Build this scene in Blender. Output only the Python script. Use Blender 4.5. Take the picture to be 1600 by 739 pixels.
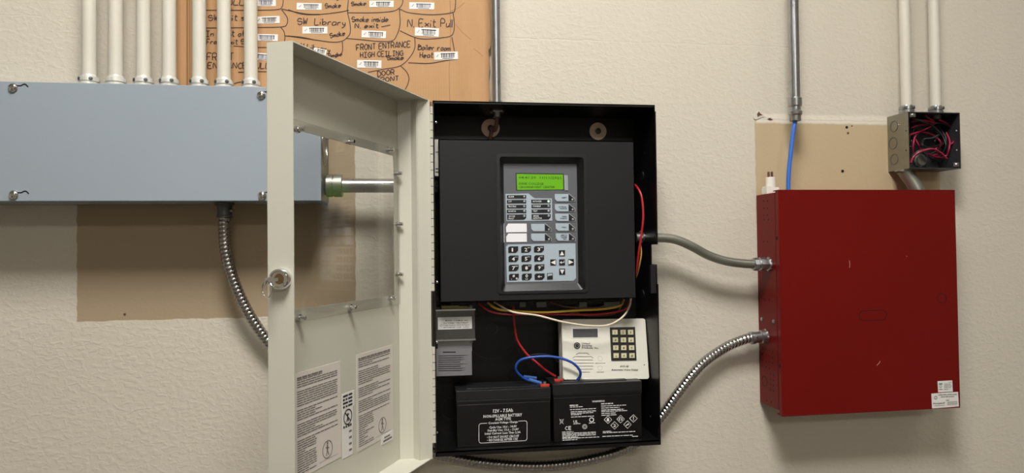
import bpy, math, random
from mathutils import Vector, Matrix
random.seed(7)
C = bpy.context.scene.collection
for o in list(bpy.data.objects): bpy.data.objects.remove(o)

# ------------------------------------------------------------------ camera
YAW, PITCH, ROLL, FPX, DIST, EYE = 0.14149911, 0.01840178, -0.01143715, 1050.0, 1.2, 1.45
cam = bpy.data.objects.new('camera', bpy.data.cameras.new('camera'))
C.objects.link(cam)
_f = Vector((math.sin(YAW)*math.cos(PITCH), math.cos(YAW)*math.cos(PITCH), math.sin(PITCH)))
_r0 = Vector((math.cos(YAW), -math.sin(YAW), 0)); _u0 = _r0.cross(_f)
_r = math.cos(ROLL)*_r0 + math.sin(ROLL)*_u0
_u = -math.sin(ROLL)*_r0 + math.cos(ROLL)*_u0
cam.matrix_world = Matrix(((_r.x, _u.x, -_f.x, 0), (_r.y, _u.y, -_f.y, -DIST), (_r.z, _u.z, -_f.z, EYE), (0, 0, 0, 1)))
cam.data.sensor_fit = 'HORIZONTAL'; cam.data.sensor_width = 36.0
cam.data.lens = 36.0*FPX/1600.0; cam.data.clip_start = 0.02
sc = bpy.context.scene; sc.camera = cam

# ------------------------------------------------------------------ world, exposure
sc.view_settings.view_transform = 'Standard'; sc.view_settings.look = 'None'
sc.view_settings.gamma = 1.0; sc.view_settings.use_curve_mapping = False
sc.view_settings.exposure = 0.0
w = bpy.data.worlds.new('world'); sc.world = w; w.use_nodes = True
w.node_tree.nodes['Background'].inputs[0].default_value = (0.9, 0.95, 1.0, 1)
w.node_tree.nodes['Background'].inputs[1].default_value = 0.05
LAMP_POWER = 51.0            # emission of the ceiling light diffusers
CEIL_Z = 3.0
LIGHTS = [(0.02, -1.2, 1.0), (1.60, -1.25, 0.1), (0.3, -4.4, 0.85)]  # third is an added fill, reaching the washers and lifting shadows

# ------------------------------------------------------------------ helpers: pixels of the photograph to points on real planes
EYEV = Vector((0, -DIST, EYE))
def ray(px, py): return _f + (px-800.0)/FPX*_r - (py-369.5)/FPX*_u
class Plane:
    def __init__(s, o, n): s.o = Vector(o); s.n = Vector(n).normalized()
    def hit(s, px, py, lift=0.0):
        v = ray(px, py); o = s.o + s.n*lift
        return EYEV + v*((o-EYEV).dot(s.n)/v.dot(s.n))
def pl(d): return Plane((0, -d, 0), (0, -1, 0))
def P(px, py, d): return pl(d).hit(px, py)
def onx(px, py, x): return Plane((x, 0, 0), (-1, 0, 0)).hit(px, py)

def lin(c):
    c = c/255.0
    return c/12.92 if c <= 0.04045 else ((c+0.055)/1.055)**2.4
def rgb(r, g, b): return (lin(r), lin(g), lin(b), 1)

# ------------------------------------------------------------------ materials
M = {}
def mat(name, col, rough=0.5, metal=0.0, bump=0.0, bscale=200.0, vary=0.0, vscale=8.0, spec=0.5, coat=0.0):
    m = bpy.data.materials.new(name); m.use_nodes = True; nt = m.node_tree; b = nt.nodes['Principled BSDF']
    b.inputs['Base Color'].default_value = col; b.inputs['Roughness'].default_value = rough
    b.inputs['Metallic'].default_value = metal; b.inputs['Specular IOR Level'].default_value = spec
    b.inputs['Coat Weight'].default_value = coat
    tc = nt.nodes.new('ShaderNodeTexCoord')
    if vary > 0:
        n = nt.nodes.new('ShaderNodeTexNoise'); n.inputs['Scale'].default_value = vscale; n.inputs['Detail'].default_value = 5
        nt.links.new(tc.outputs['Object'], n.inputs['Vector'])
        mx = nt.nodes.new('ShaderNodeMix'); mx.data_type = 'RGBA'
        mx.inputs['A'].default_value = tuple(max(0, c*(1-vary)) for c in col[:3])+(1,)
        mx.inputs['B'].default_value = tuple(min(1, c*(1+vary)) for c in col[:3])+(1,)
        nt.links.new(n.outputs['Fac'], mx.inputs['Factor']); nt.links.new(mx.outputs['Result'], b.inputs['Base Color'])
        mr = nt.nodes.new('ShaderNodeMapRange'); mr.inputs[3].default_value = max(0.02, rough-0.08); mr.inputs[4].default_value = min(1, rough+0.08)
        nt.links.new(n.outputs['Fac'], mr.inputs[0]); nt.links.new(mr.outputs[0], b.inputs['Roughness'])
    if bump > 0:
        n2 = nt.nodes.new('ShaderNodeTexNoise'); n2.inputs['Scale'].default_value = bscale; n2.inputs['Detail'].default_value = 3
        nt.links.new(tc.outputs['Object'], n2.inputs['Vector'])
        bp = nt.nodes.new('ShaderNodeBump'); bp.inputs['Strength'].default_value = bump; bp.inputs['Distance'].default_value = 0.002
        nt.links.new(n2.outputs['Fac'], bp.inputs['Height']); nt.links.new(bp.outputs['Normal'], b.inputs['Normal'])
    M[name] = m; return m
mat('cream_paint', rgb(208, 203, 190), 0.45, bump=0.15, bscale=120, vary=0.04, vscale=25)
mat('white_paint_chip', rgb(214, 212, 204), 0.4, metal=0.3, vary=0.35, vscale=160)
mat('galvanized', rgb(176, 178, 180), 0.30, 0.95, vary=0.12, vscale=60)
mat('dull_steel', rgb(150, 151, 142), 0.42, 0.85, bump=0.05, vary=0.15, vscale=45)
mat('box_zinc', rgb(140, 136, 120), 0.5, 0.6, vary=0.18, vscale=40)
mat('box_inside', rgb(84, 86, 90), 0.42, 0.75, vary=0.2, vscale=30)
mat('chrome', rgb(225, 225, 225), 0.12, 1.0)
mat('armor', rgb(172, 170, 168), 0.24, 1.0, vary=0.1, vscale=80)
mat('die_cast', rgb(96, 98, 98), 0.45, 0.7, vary=0.1)
mat('gutter_grey', rgb(150, 160, 170), 0.42, vary=0.03, vscale=4, bump=0.04, bscale=300)
mat('black_paint', rgb(9, 9, 10), 0.4, spec=0.35, vary=0.25, vscale=12, bump=0.05, bscale=400)
mat('charcoal_paint', rgb(28, 27, 30), 0.48, spec=0.3, bump=0.06, bscale=500, vary=0.06, vscale=5)
mat('bezel_plastic', rgb(20, 20, 22), 0.38)
mat('door_paint', rgb(198, 196, 182), 0.42, vary=0.02, bump=0.04, bscale=350)
mat('red_paint', rgb(106, 11, 7), 0.42, spec=0.22, vary=0.06, vscale=5, bump=0.05, bscale=350)
mat('dark_hole', rgb(10, 9, 9), 0.9)
mat('red_hole', rgb(20, 3, 3), 0.9)
mat('ink', rgb(58, 34, 26), 0.6)
mat('print_black', rgb(28, 28, 30), 0.6)
mat('print_blue', rgb(46, 52, 92), 0.6)
mat('print_grey', rgb(118, 112, 108), 0.7)
mat('print_red', rgb(190, 60, 60), 0.6)
mat('print_green', rgb(60, 130, 90), 0.6)
mat('print_white', rgb(226, 226, 226), 0.5)
mat('sticker_white', rgb(226, 224, 220), 0.5)
mat('notice_paper', rgb(214, 206, 198), 0.55)
mat('silver_label', rgb(138, 138, 142), 0.4, 0.4)
mat('battery_black', rgb(9, 9, 10), 0.3, vary=0.2, vscale=30)
mat('battery_lid', rgb(20, 21, 23), 0.42, vary=0.2, vscale=40)
mat('dialer_white', rgb(222, 220, 208), 0.42)
mat('dialer_side', rgb(190, 188, 178), 0.5)
mat('dialer_plate', rgb(34, 30, 30), 0.45)
mat('dialer_key', rgb(204, 200, 164), 0.45)
mat('lcd_off', rgb(76, 78, 80), 0.25)
mat('keypad_grey', rgb(92, 94, 100), 0.45)
mat('keypad_light', rgb(168, 182, 192), 0.45)
mat('key_black', rgb(20, 21, 24), 0.4)
mat('blank_white', rgb(236, 236, 240), 0.45)
mat('wire_red', rgb(170, 28, 36), 0.4)
mat('wire_crimson', rgb(158, 28, 62), 0.35)
mat('wire_black', rgb(18, 17, 18), 0.4)
mat('wire_blue', rgb(30, 74, 160), 0.38)
mat('cable_blue', rgb(52, 108, 200), 0.42)
mat('wire_yellow', rgb(206, 168, 60), 0.45)
mat('wire_white', rgb(222, 208, 184), 0.45)
mat('wire_brown', rgb(96, 66, 50), 0.5)
mat('spade_blue', rgb(70, 108, 176), 0.4)
mat('spade_red', rgb(196, 60, 44), 0.45)
mat('washer_pink', rgb(246, 208, 192), 0.35, 0.15, vary=0.1, vscale=70)
mat('washer_tan', rgb(232, 206, 186), 0.35, 0.15, vary=0.1, vscale=70)
mat('lamination', rgb(88, 88, 86), 0.4, 0.7, vary=0.12, vscale=90)
mat('coil_tape', rgb(190, 178, 112), 0.5)
mat('white_plastic', rgb(226, 222, 212), 0.4)
mat('slot_line', rgb(128, 122, 112), 0.6)
mat('brass', rgb(176, 146, 110), 0.25, 1.0)
mat('ceiling_white', rgb(225, 225, 220), 0.8)
mat('floor_tile', rgb(110, 104, 98), 0.4, vary=0.06, vscale=3)
mat('door_rubber', rgb(120, 118, 106), 0.6)

def emis(name, col, s, base=(0.02, 0.02, 0.02, 1)):
    m = mat(name, base, 0.3); b = m.node_tree.nodes['Principled BSDF']
    b.inputs['Emission Color'].default_value = col; b.inputs['Emission Strength'].default_value = s
emis('lcd_green', rgb(118, 200, 4), 0.52, rgb(60, 100, 8))
emis('led_green', rgb(215, 255, 215), 1.1)
emis('diffuser', (1.0, 0.972, 0.925, 1), LAMP_POWER, (0.8, 0.8, 0.8, 1))
mat('led_off', rgb(150, 156, 160), 0.3)

def wall_material():
    m = bpy.data.materials.new('textured_wall_paint'); m.use_nodes = True; nt = m.node_tree; N = nt.nodes; L = nt.links
    b = N['Principled BSDF']; b.inputs['Roughness'].default_value = 0.62; b.inputs['Specular IOR Level'].default_value = 0.35
    tc = N.new('ShaderNodeTexCoord')
    def math_(op, a, c=None):
        n = N.new('ShaderNodeMath'); n.operation = op
        for i, v in enumerate((a, c)):
            if v is None: continue
            if isinstance(v, (int, float)): n.inputs[i].default_value = v
            else: L.new(v, n.inputs[i])
        return n.outputs[0]
    wob = N.new('ShaderNodeTexNoise'); wob.inputs['Scale'].default_value = 45; wob.inputs['Detail'].default_value = 4
    L.new(tc.outputs['Object'], wob.inputs['Vector'])
    sep = N.new('ShaderNodeSeparateXYZ'); L.new(tc.outputs['Object'], sep.inputs[0])
    off = math_('MULTIPLY', math_('SUBTRACT', wob.outputs['Fac'], 0.5), 0.006)
    X = math_('ADD', sep.outputs[0], off); Z = math_('ADD', sep.outputs[2], off)
    def edge(v, a, soft=0.0012):
        r = N.new('ShaderNodeMapRange'); r.interpolation_type = 'SMOOTHSTEP'
        r.inputs[1].default_value = a-soft; r.inputs[2].default_value = a+soft; L.new(v, r.inputs[0]); return r.outputs[0]
    def rect(x0, x1, z0, z1, soft=0.0012):
        a = math_('MULTIPLY', edge(X, x0, soft), math_('SUBTRACT', 1.0, edge(X, x1, soft)))
        c = math_('MULTIPLY', edge(Z, z0, soft), math_('SUBTRACT', 1.0, edge(Z, z1, soft)))
        return math_('MULTIPLY', a, c)
    a0 = P(120, 503, 0); a1 = P(554, 180, 0)
    r0 = P(1183, 400, 0); r1 = P(1466, 191, 0)
    left = rect(a0.x, a1.x, a0.z, a1.z); right = rect(r0.x, r1.x, r0.z, r1.z)
    patch = math_('MAXIMUM', left, right)
    s0 = P(1181, 192, 0); s1 = P(1386, 182, 0)
    strip = rect(s0.x, s1.x, s0.z, s1.z, 0.003)
    # base paint with soft blotches
    bl = N.new('ShaderNodeTexNoise'); bl.inputs['Scale'].default_value = 2.2; bl.inputs['Detail'].default_value = 4
    L.new(tc.outputs['Object'], bl.inputs['Vector'])
    def mix(f, A, B):
        n = N.new('ShaderNodeMix'); n.data_type = 'RGBA'
        L.new(f, n.inputs['Factor'])
        for k, v in (('A', A), ('B', B)):
            if isinstance(v, tuple): n.inputs[k].default_value = v
            else: L.new(v, n.inputs[k])
        return n.outputs['Result']
    col = mix(bl.outputs['Fac'], rgb(200, 192, 176), rgb(208, 202, 188))
    col = mix(left, col, rgb(164, 146, 120)); col = mix(right, col, rgb(188, 169, 137))
    col = mix(strip, col, rgb(222, 214, 200))
    L.new(col, b.inputs['Base Color'])
    # knock-down texture: flattened blobs of mud plus fine orange peel
    mp = N.new('ShaderNodeMapping'); mp.inputs['Scale'].default_value = (1, 1, 1.5); L.new(tc.outputs['Object'], mp.inputs[0])
    n1 = N.new('ShaderNodeTexNoise'); n1.inputs['Scale'].default_value = 85; n1.inputs['Detail'].default_value = 3; n1.inputs['Distortion'].default_value = 0.6
    L.new(mp.outputs[0], n1.inputs['Vector'])
    rr = N.new('ShaderNodeMapRange'); rr.interpolation_type = 'SMOOTHSTEP'; rr.inputs[1].default_value = 0.42; rr.inputs[2].default_value = 0.66; L.new(n1.outputs['Fac'], rr.inputs[0])
    n2 = N.new('ShaderNodeTexNoise'); n2.inputs['Scale'].default_value = 420; n2.inputs['Detail'].default_value = 2; L.new(tc.outputs['Object'], n2.inputs['Vector'])
    h = math_('ADD', rr.outputs[0], math_('MULTIPLY', n2.outputs['Fac'], 0.22))
    h = math_('MULTIPLY', h, math_('SUBTRACT', 1.0, math_('MULTIPLY', patch, 0.8)))
    h = math_('SUBTRACT', h, math_('MULTIPLY', patch, 0.8))
    h = math_('ADD', h, math_('MULTIPLY', strip, 1.0))
    j0 = P(1000, 66, 0).z; j1 = P(30, 24, 0)
    h = math_('SUBTRACT', h, math_('MULTIPLY', rect(P(770, 66, 0).x, P(1235, 66, 0).x, j0-0.0009, j0+0.0009, 0.0008), 0.9))
    h = math_('SUBTRACT', h, math_('MULTIPLY', rect(P(-30, 24, 0).x, P(65, 24, 0).x, j1.z-0.0009, j1.z+0.0009, 0.0008), 0.9))
    bp = N.new('ShaderNodeBump'); bp.inputs['Strength'].default_value = 0.32; bp.inputs['Distance'].default_value = 0.0011
    L.new(h, bp.inputs['Height']); L.new(bp.outputs['Normal'], b.inputs['Normal'])
    M['wall'] = m
wall_material()

def cardboard_material():
    m = bpy.data.materials.new('cardboard'); m.use_nodes = True; nt = m.node_tree; N = nt.nodes; L = nt.links; b = N['Principled BSDF']
    b.inputs['Roughness'].default_value = 0.75; b.inputs['Specular IOR Level'].default_value = 0.25
    tc = N.new('ShaderNodeTexCoord')
    wv = N.new('ShaderNodeTexWave'); wv.inputs['Scale'].default_value = 70; wv.inputs['Distortion'].default_value = 1.2; wv.bands_direction = 'X'
    L.new(tc.outputs['Object'], wv.inputs['Vector'])
    mp = N.new('ShaderNodeMapping'); mp.inputs['Scale'].default_value = (14, 1, 4); L.new(tc.outputs['Object'], mp.inputs[0])
    ns = N.new('ShaderNodeTexNoise'); ns.inputs['Scale'].default_value = 3; ns.inputs['Detail'].default_value = 5; L.new(mp.outputs[0], ns.inputs['Vector'])
    mx = N.new('ShaderNodeMix'); mx.data_type = 'RGBA'; mx.inputs['A'].default_value = rgb(178, 138, 98); mx.inputs['B'].default_value = rgb(192, 152, 110)
    L.new(ns.outputs['Fac'], mx.inputs['Factor']); L.new(mx.outputs['Result'], b.inputs['Base Color'])
    bp = N.new('ShaderNodeBump'); bp.inputs['Strength'].default_value = 0.12; bp.inputs['Distance'].default_value = 0.001
    L.new(wv.outputs['Fac'], bp.inputs['Height']); L.new(bp.outputs['Normal'], b.inputs['Normal'])
    M['cardboard'] = m
cardboard_material()
mat('cardboard_dark', rgb(150, 108, 68), 0.8)

def clear(name, refl, tint):
    m = bpy.data.materials.new(name); m.use_nodes = True; nt = m.node_tree; N = nt.nodes; L = nt.links
    N.remove(N['Principled BSDF']); out = N['Material Output']
    t = N.new('ShaderNodeBsdfTransparent'); t.inputs[0].default_value = tint
    g = N.new('ShaderNodeBsdfGlossy'); g.inputs['Roughness'].default_value = 0.04
    lw = N.new('ShaderNodeLayerWeight'); lw.inputs[0].default_value = 0.5      # Schlick reflectance of a thin clear sheet
    pw = N.new('ShaderNodeMath'); pw.operation = 'POWER'; pw.inputs[1].default_value = 5.0; L.new(lw.outputs['Facing'], pw.inputs[0])
    fr = N.new('ShaderNodeMath'); fr.operation = 'MULTIPLY_ADD'; fr.inputs[1].default_value = 0.9; fr.inputs[2].default_value = refl; L.new(pw.outputs[0], fr.inputs[0])
    mx = N.new('ShaderNodeMixShader'); L.new(fr.outputs[0], mx.inputs[0]); L.new(t.outputs[0], mx.inputs[1]); L.new(g.outputs[0], mx.inputs[2])
    L.new(mx.outputs[0], out.inputs[0]); M[name] = m
clear('clear_acrylic', 0.055, (0.95, 0.95, 0.94, 1))
clear('clear_film', 0.10, (0.86, 0.87, 0.86, 1))

# ------------------------------------------------------------------ mesh builder
class MB:
    def __init__(s): s.v = []; s.f = []
    def poly(s, pts):
        i = len(s.v); s.v += [Vector(p) for p in pts]; s.f.append(list(range(i, i+len(pts)))); return s
    def prism(s, pts, vec):
        """polygon extruded by vec (both ends capped)"""
        pts = [Vector(p) for p in pts]; vec = Vector(vec); n = len(pts); i = len(s.v)
        s.v += pts + [p+vec for p in pts]
        s.f.append(list(range(i, i+n))); s.f.append([i+n+k for k in range(n)][::-1])
        for k in range(n): s.f.append([i+k, i+n+k, i+n+(k+1) % n, i+(k+1) % n])
        return s
    def box(s, a, b):
        x0, x1 = sorted((a[0], b[0])); y0, y1 = sorted((a[1], b[1])); z0, z1 = sorted((a[2], b[2]))
        return s.prism([(x0, y0, z0), (x1, y0, z0), (x1, y0, z1), (x0, y0, z1)], (0, y1-y0, 0))
    def rbox(s, a, b, ch):
        """box with chamfered corners and a chamfered front (towards -y)"""
        x0, x1 = sorted((a[0], b[0])); y0, y1 = sorted((a[1], b[1])); z0, z1 = sorted((a[2], b[2]))
        def loop(y, i):
            return [Vector(p) for p in ((x0+ch, y, z0+i), (x1-ch, y, z0+i), (x1-i, y, z0+ch), (x1-i, y, z1-ch), (x1-ch, y, z1-i), (x0+ch, y, z1-i), (x0+i, y, z1-ch), (x0+i, y, z0+ch))]
        return s.loft([loop(y1, 0), loop(y0+ch*0.7, 0), loop(y0, ch*0.5)])
    def loft(s, loops, caps=(True, True), close=True):
        n = len(loops[0]); i = len(s.v)
        for l in loops: s.v += [Vector(p) for p in l]
        for a in range(len(loops)-1):
            for k in range(n if close else n-1):
                s.f.append([i+a*n+k, i+a*n+(k+1) % n, i+(a+1)*n+(k+1) % n, i+(a+1)*n+k])
        if caps[0]: s.f.append([i+k for k in range(n)][::-1])
        if caps[1]: s.f.append([i+(len(loops)-1)*n+k for k in range(n)])
        return s
    def slab(s, px, plane, t):
        """polygon given by photo pixels on a plane, thickness t behind it"""
        return s.prism([plane.hit(*p) for p in px], -plane.n*t)
    def ring_pts(s, c, ax, r, n, ref=None):
        ax = Vector(ax).normalized(); ref = Vector(ref) if ref is not None else (Vector((0, 0, 1)) if abs(ax.z) < 0.9 else Vector((1, 0, 0)))
        u = ax.cross(ref).normalized(); w_ = ax.cross(u)
        return [Vector(c)+r*(math.cos(2*math.pi*k/n)*u+math.sin(2*math.pi*k/n)*w_) for k in range(n)]
    def lathe(s, c, ax, prof, n=20):
        """profile [(distance along axis, radius)]"""
        ax = Vector(ax).normalized(); return s.loft([s.ring_pts(Vector(c)+ax*a, ax, max(r, 1e-5), n) for a, r in prof])
    def cyl(s, a, b, r, n=20):
        a, b = Vector(a), Vector(b); return s.lathe(a, b-a, [(0, r), ((b-a).length, r)], n)
    def annulus(s, c, ax, r0, r1, t, n=28):
        a = s.ring_pts(c, ax, r0, n); b = s.ring_pts(c, ax, r1, n); v = Vector(ax).normalized()*t
        a2 = [p+v for p in a]; b2 = [p+v for p in b]
        return s.loft([a, b, b2, a2, a], caps=(False, False))
    def tube(s, pts, r, n=10, rf=None):
        """swept tube; rf(distance, angle) scales the radius"""
        pts = [Vector(p) for p in pts]; T = []
        for i in range(len(pts)): T.append((pts[min(i+1, len(pts)-1)]-pts[max(i-1, 0)]).normalized())
        ref = Vector((0, 0, 1)) if abs(T[0].z) < 0.9 else Vector((1, 0, 0))
        u = T[0].cross(ref).normalized(); loops = []; dist = 0
        for i, p in enumerate(pts):
            if i: dist += (p-pts[i-1]).length
            u = (u-T[i]*u.dot(T[i])).normalized(); w_ = T[i].cross(u)
            loops.append([p+r*(rf(dist, 2*math.pi*k/n) if rf else 1)*(math.cos(2*math.pi*k/n)*u+math.sin(2*math.pi*k/n)*w_) for k in range(n)])
        return s.loft(loops)
    def ribbon(s, pts, plane, wpx, lift):
        """pen stroke of width wpx pixels along pixels on a plane"""
        n = len(pts); L = []; R = []
        for i in range(n):
            a = pts[max(i-1, 0)]; b = pts[min(i+1, n-1)]; dx, dy = b[0]-a[0], b[1]-a[1]; l = math.hypot(dx, dy) or 1
            ox, oy = -dy/l*wpx/2, dx/l*wpx/2
            L.append(plane.hit(pts[i][0]+ox, pts[i][1]+oy, lift)); R.append(plane.hit(pts[i][0]-ox, pts[i][1]-oy, lift))
        i = len(s.v); s.v += L+R
        for k in range(n-1): s.f.append([i+k, i+k+1, i+n+k+1, i+n+k])
        return s
    def text(s, txt, plane, px, py, h, lift=0.0004, width=None, ang=0.0, align='L', shear=(0, 0), bold=0.018):
        """type set with the built-in font; px,py = baseline start (pixels), h = cap height in pixels"""
        cu = bpy.data.curves.new('type', 'FONT'); cu.body = txt; cu.resolution_u = 1; cu.offset = bold
        ob = bpy.data.objects.new('type', cu); me = bpy.data.meshes.new_from_object(ob)
        xs = [v.co.x for v in me.vertices] or [0, 1]; x0, x1 = min(xs), max(xs)
        S = h/0.70; sx = (width/(x1-x0)) if width else S
        tot = (x1-x0)*sx; ox = {'L': 0, 'C': -tot/2, 'R': -tot}[align]
        ca, sa = math.cos(ang), math.sin(ang); i = len(s.v)
        for v in me.vertices:
            a = (v.co.x-x0)*sx+ox; b = v.co.y*S
            s.v.append(plane.hit(px+a*ca-b*sa*-1*-1+b*shear[0], py-a*sa*-1*-1-b*ca+a*shear[1], lift))
        for p in me.polygons: s.f.append([i+k for k in p.vertices])
        bpy.data.objects.remove(ob); bpy.data.curves.remove(cu); bpy.data.meshes.remove(me)
        return s
    def obj(s, name, m, parent=None, smooth=False, bevel=0.0):
        me = bpy.data.meshes.new(name); me.from_pydata([tuple(v) for v in s.v], [], s.f)
        import bmesh
        bm = bmesh.new(); bm.from_mesh(me)
        bmesh.ops.remove_doubles(bm, verts=bm.verts, dist=1e-6)
        bmesh.ops.recalc_face_normals(bm, faces=bm.faces)
        bm.to_mesh(me); bm.free()
        me.materials.append(M[m] if isinstance(m, str) else m)
        if smooth:
            for p in me.polygons: p.use_smooth = True
            try: me.set_sharp_from_angle(angle=math.radians(38))
            except Exception: pass
        o = bpy.data.objects.new(name, me); C.objects.link(o)
        if parent: o.parent = parent; o.matrix_parent_inverse = Matrix.Translation(-world(parent))
        if bevel > 0:
            b = o.modifiers.new('bevel', 'BEVEL'); b.width = bevel; b.segments = 2; b.limit_method = 'ANGLE'; b.angle_limit = math.radians(50)
        return o
def world(o):
    p = Vector((0, 0, 0))
    if o.get('_base'): return Vector(o['_base'])
    return p
def thing(name, label, cat, loc, group=None):
    o = bpy.data.objects.new(name, None); C.objects.link(o); o.empty_display_size = 0.02
    o.location = Vector(loc); o['_base'] = list(loc); return tag(o, label, cat, group)
def tag(o, label, cat, group=None):
    o['label'] = label; o['category'] = cat
    if group: o['group'] = group
    return o
def struct(o): o['kind'] = 'structure'; return o
def smooth_path(pts, n=10):
    pts = [Vector(p) for p in pts]; out = []
    q = [2*pts[0]-pts[1]]+pts+[2*pts[-1]-pts[-2]]
    for i in range(1, len(q)-2):
        a, b, c, d = q[i-1], q[i], q[i+1], q[i+2]
        for k in range(n):
            t = k/n
            out.append(0.5*((2*b)+(c-a)*t+(2*a-5*b+4*c-d)*t*t+(3*b-a-3*c+d)*t**3))
    out.append(pts[-1]); return out
def s2(pts, n=6):
    return [(p.x, p.y) for p in smooth_path([(a, b, 0) for a, b in pts], n)]
def path3(pts, n=10): return smooth_path([P(*p) for p in pts], n)
def even(pts, step):
    out = [pts[0]]; acc = 0
    for a, b in zip(pts, pts[1:]):
        L = (b-a).length; t = step-acc
        while t <= L: out.append(a+(b-a)*(t/L)); t += step
        acc = (acc+L) % step
    return out
def cross_screw(parent, p, n, r, m='galvanized', name='screw', slot='dark_hole', h=None):
    """round head screw with a cross recess"""
    n = Vector(n).normalized(); h = h or r*0.7
    o = MB().lathe(p, n, [(-0.002, r*0.5), (0, r*0.95), (h*0.45, r), (h*0.85, r*0.75), (h, r*0.4)], 16).obj(name, m, parent, True)
    return o
def locknut(parent, p, ax, r, t=0.004, m='galvanized', name='locknut', teeth=8):
    ax = Vector(ax).normalized(); mb = MB(); n = teeth*4
    def lp(d, k):
        q = mb.ring_pts(Vector(p)+ax*d, ax, 1.0, n); c = Vector(p)+ax*d
        return [c+(v-c)*(r*(1.0 if (i % 4) in (0, 1) else 0.90)*k) for i, v in enumerate(q)]
    mb.loft([lp(0, 0.97), lp(t*0.3, 1), lp(t*0.7, 1), lp(t, 0.97)])
    return mb.obj(name, m, parent)

# ------------------------------------------------------------------ room
RX0, RX1, RY0 = -3.0, 3.6, -5.5
wall = struct(MB().box((RX0-0.1, 0, -0.1), (RX1+0.1, 0.1, CEIL_Z+0.1)).obj('wall_back', 'wall'))
struct(MB().box((RX0-0.1, RY0, 0), (RX0, 0, CEIL_Z)).obj('wall_left', 'wall'))
struct(MB().box((RX1, RY0, 0), (RX1+0.1, 0, CEIL_Z)).obj('wall_right', 'wall'))
struct(MB().box((RX0-0.1, RY0-0.1, 0), (RX1+0.1, RY0, CEIL_Z)).obj('wall_front', 'wall'))
struct(MB().box((RX0-0.1, RY0-0.1, -0.1), (RX1+0.1, 0, 0)).obj('floor', 'floor_tile'))
struct(MB().box((RX0-0.1, RY0-0.1, CEIL_Z), (RX1+0.1, 0.1, CEIL_Z+0.1)).obj('ceiling', 'ceiling_white'))
# marks left in the wall: a wall plug with its hole, and gouges in the plaster
for (x, y, r) in ((1316.5, 267.5, 2.6), (1323, 199, 2.4), (1325, 208, 2.0), (195, 491, 1.8), (1331, 197, 1.2)):
    R = r/875.0
    c = P(x, y, 0)
    MB().lathe(c+Vector((0, 0.001 if x != 1187 else -0.0008, 0)), (0, -1, 0), [(0, R*1.1), (0.0014, R), (0.0016, R*0.5)], 12).obj('wall_hole', 'dark_hole' if r > 2.2 else 'wire_brown', wall, True)
MB().slab(s2([(1181, 176), (1185, 172), (1189, 176), (1195, 181), (1188, 184), (1180, 187), (1177, 182), (1181, 176)], 3), pl(0.0012), 0.0012).obj('plaster_chip', 'cream_paint', wall)
MB().slab([(1183, 178), (1186, 174), (1188, 177), (1192, 180), (1187, 180.5), (1184, 183)], pl(0.0015), 0.001).obj('gouge', 'wire_brown', wall)
MB().slab([(1199, 186), (1203, 184), (1208, 187), (1203, 188)], pl(0.0008), 0.0008).obj('gouge', 'wire_brown', wall)
for (x, y, k) in LIGHTS:
    t = thing('ceiling_light', 'recessed fluorescent ceiling light, the %s' % ('one above the cabinets' if x == 0.02 else 'one near the right wall' if x > 1 else 'added fill panel deep in the room'), 'light', (x, y, CEIL_Z))
    MB().box((x-0.32, y-0.32, CEIL_Z-0.03), (x-0.30, y+0.32, CEIL_Z)).box((x+0.30, y-0.32, CEIL_Z-0.03), (x+0.32, y+0.32, CEIL_Z)).box((x-0.32, y-0.32, CEIL_Z-0.03), (x+0.32, y-0.30, CEIL_Z)).box((x-0.32, y+0.30, CEIL_Z-0.03), (x+0.32, y+0.32, CEIL_Z)).obj('frame', 'ceiling_white', t)
    m = 'diffuser'
    if k != 1.0:
        m = 'diffuser_%d' % int(k*100); emis(m, (1.0, 0.972, 0.925, 1), LAMP_POWER*k, (0.8, 0.8, 0.8, 1))
    MB().box((x-0.30, y-0.30, CEIL_Z-0.02), (x+0.30, y+0.30, CEIL_Z-0.01)).obj('diffuser', m, t)

# ------------------------------------------------------------------ blue-grey wiring trough
GX0, GX1, GZ0, GZ1, GD = -0.86, -0.1503, EYE+0.0812, EYE+0.2584, 0.100
gut = thing('wiring_trough', 'long blue-grey steel wiring trough with screwed cover, left of the open cabinet door', 'trough', (-0.4, 0, GZ0))
t_ = 0.0016
MB().box((GX0, -0.002, GZ0), (GX1, 0, GZ1)).box((GX0, -GD+0.003, GZ0), (GX1, 0, GZ0+t_)).box((GX0, -GD+0.003, GZ1-t_), (GX1, 0, GZ1)).box((GX0, -GD+0.003, GZ0), (GX0+t_, 0, GZ1)).obj('body', 'gutter_grey', gut)
ep = MB().box((GX1-t_, -GD+0.002, GZ0+0.001), (GX1, 0, GZ1-0.001)).obj('end_plate', 'dull_steel', gut)
for r in (0.024, 0.034):
    MB().annulus((GX1, -0.05, EYE+0.178), (1, 0, 0), r, r+0.0012, 0.0008).obj('knockout_ring', 'galvanized', ep)
MB().box((GX0-0.001, -GD-0.0015, GZ0-0.0012), (GX1+0.0012, -GD+0.003, GZ1+0.0012)).obj('cover', 'gutter_grey', gut, bevel=0.0006)
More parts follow.
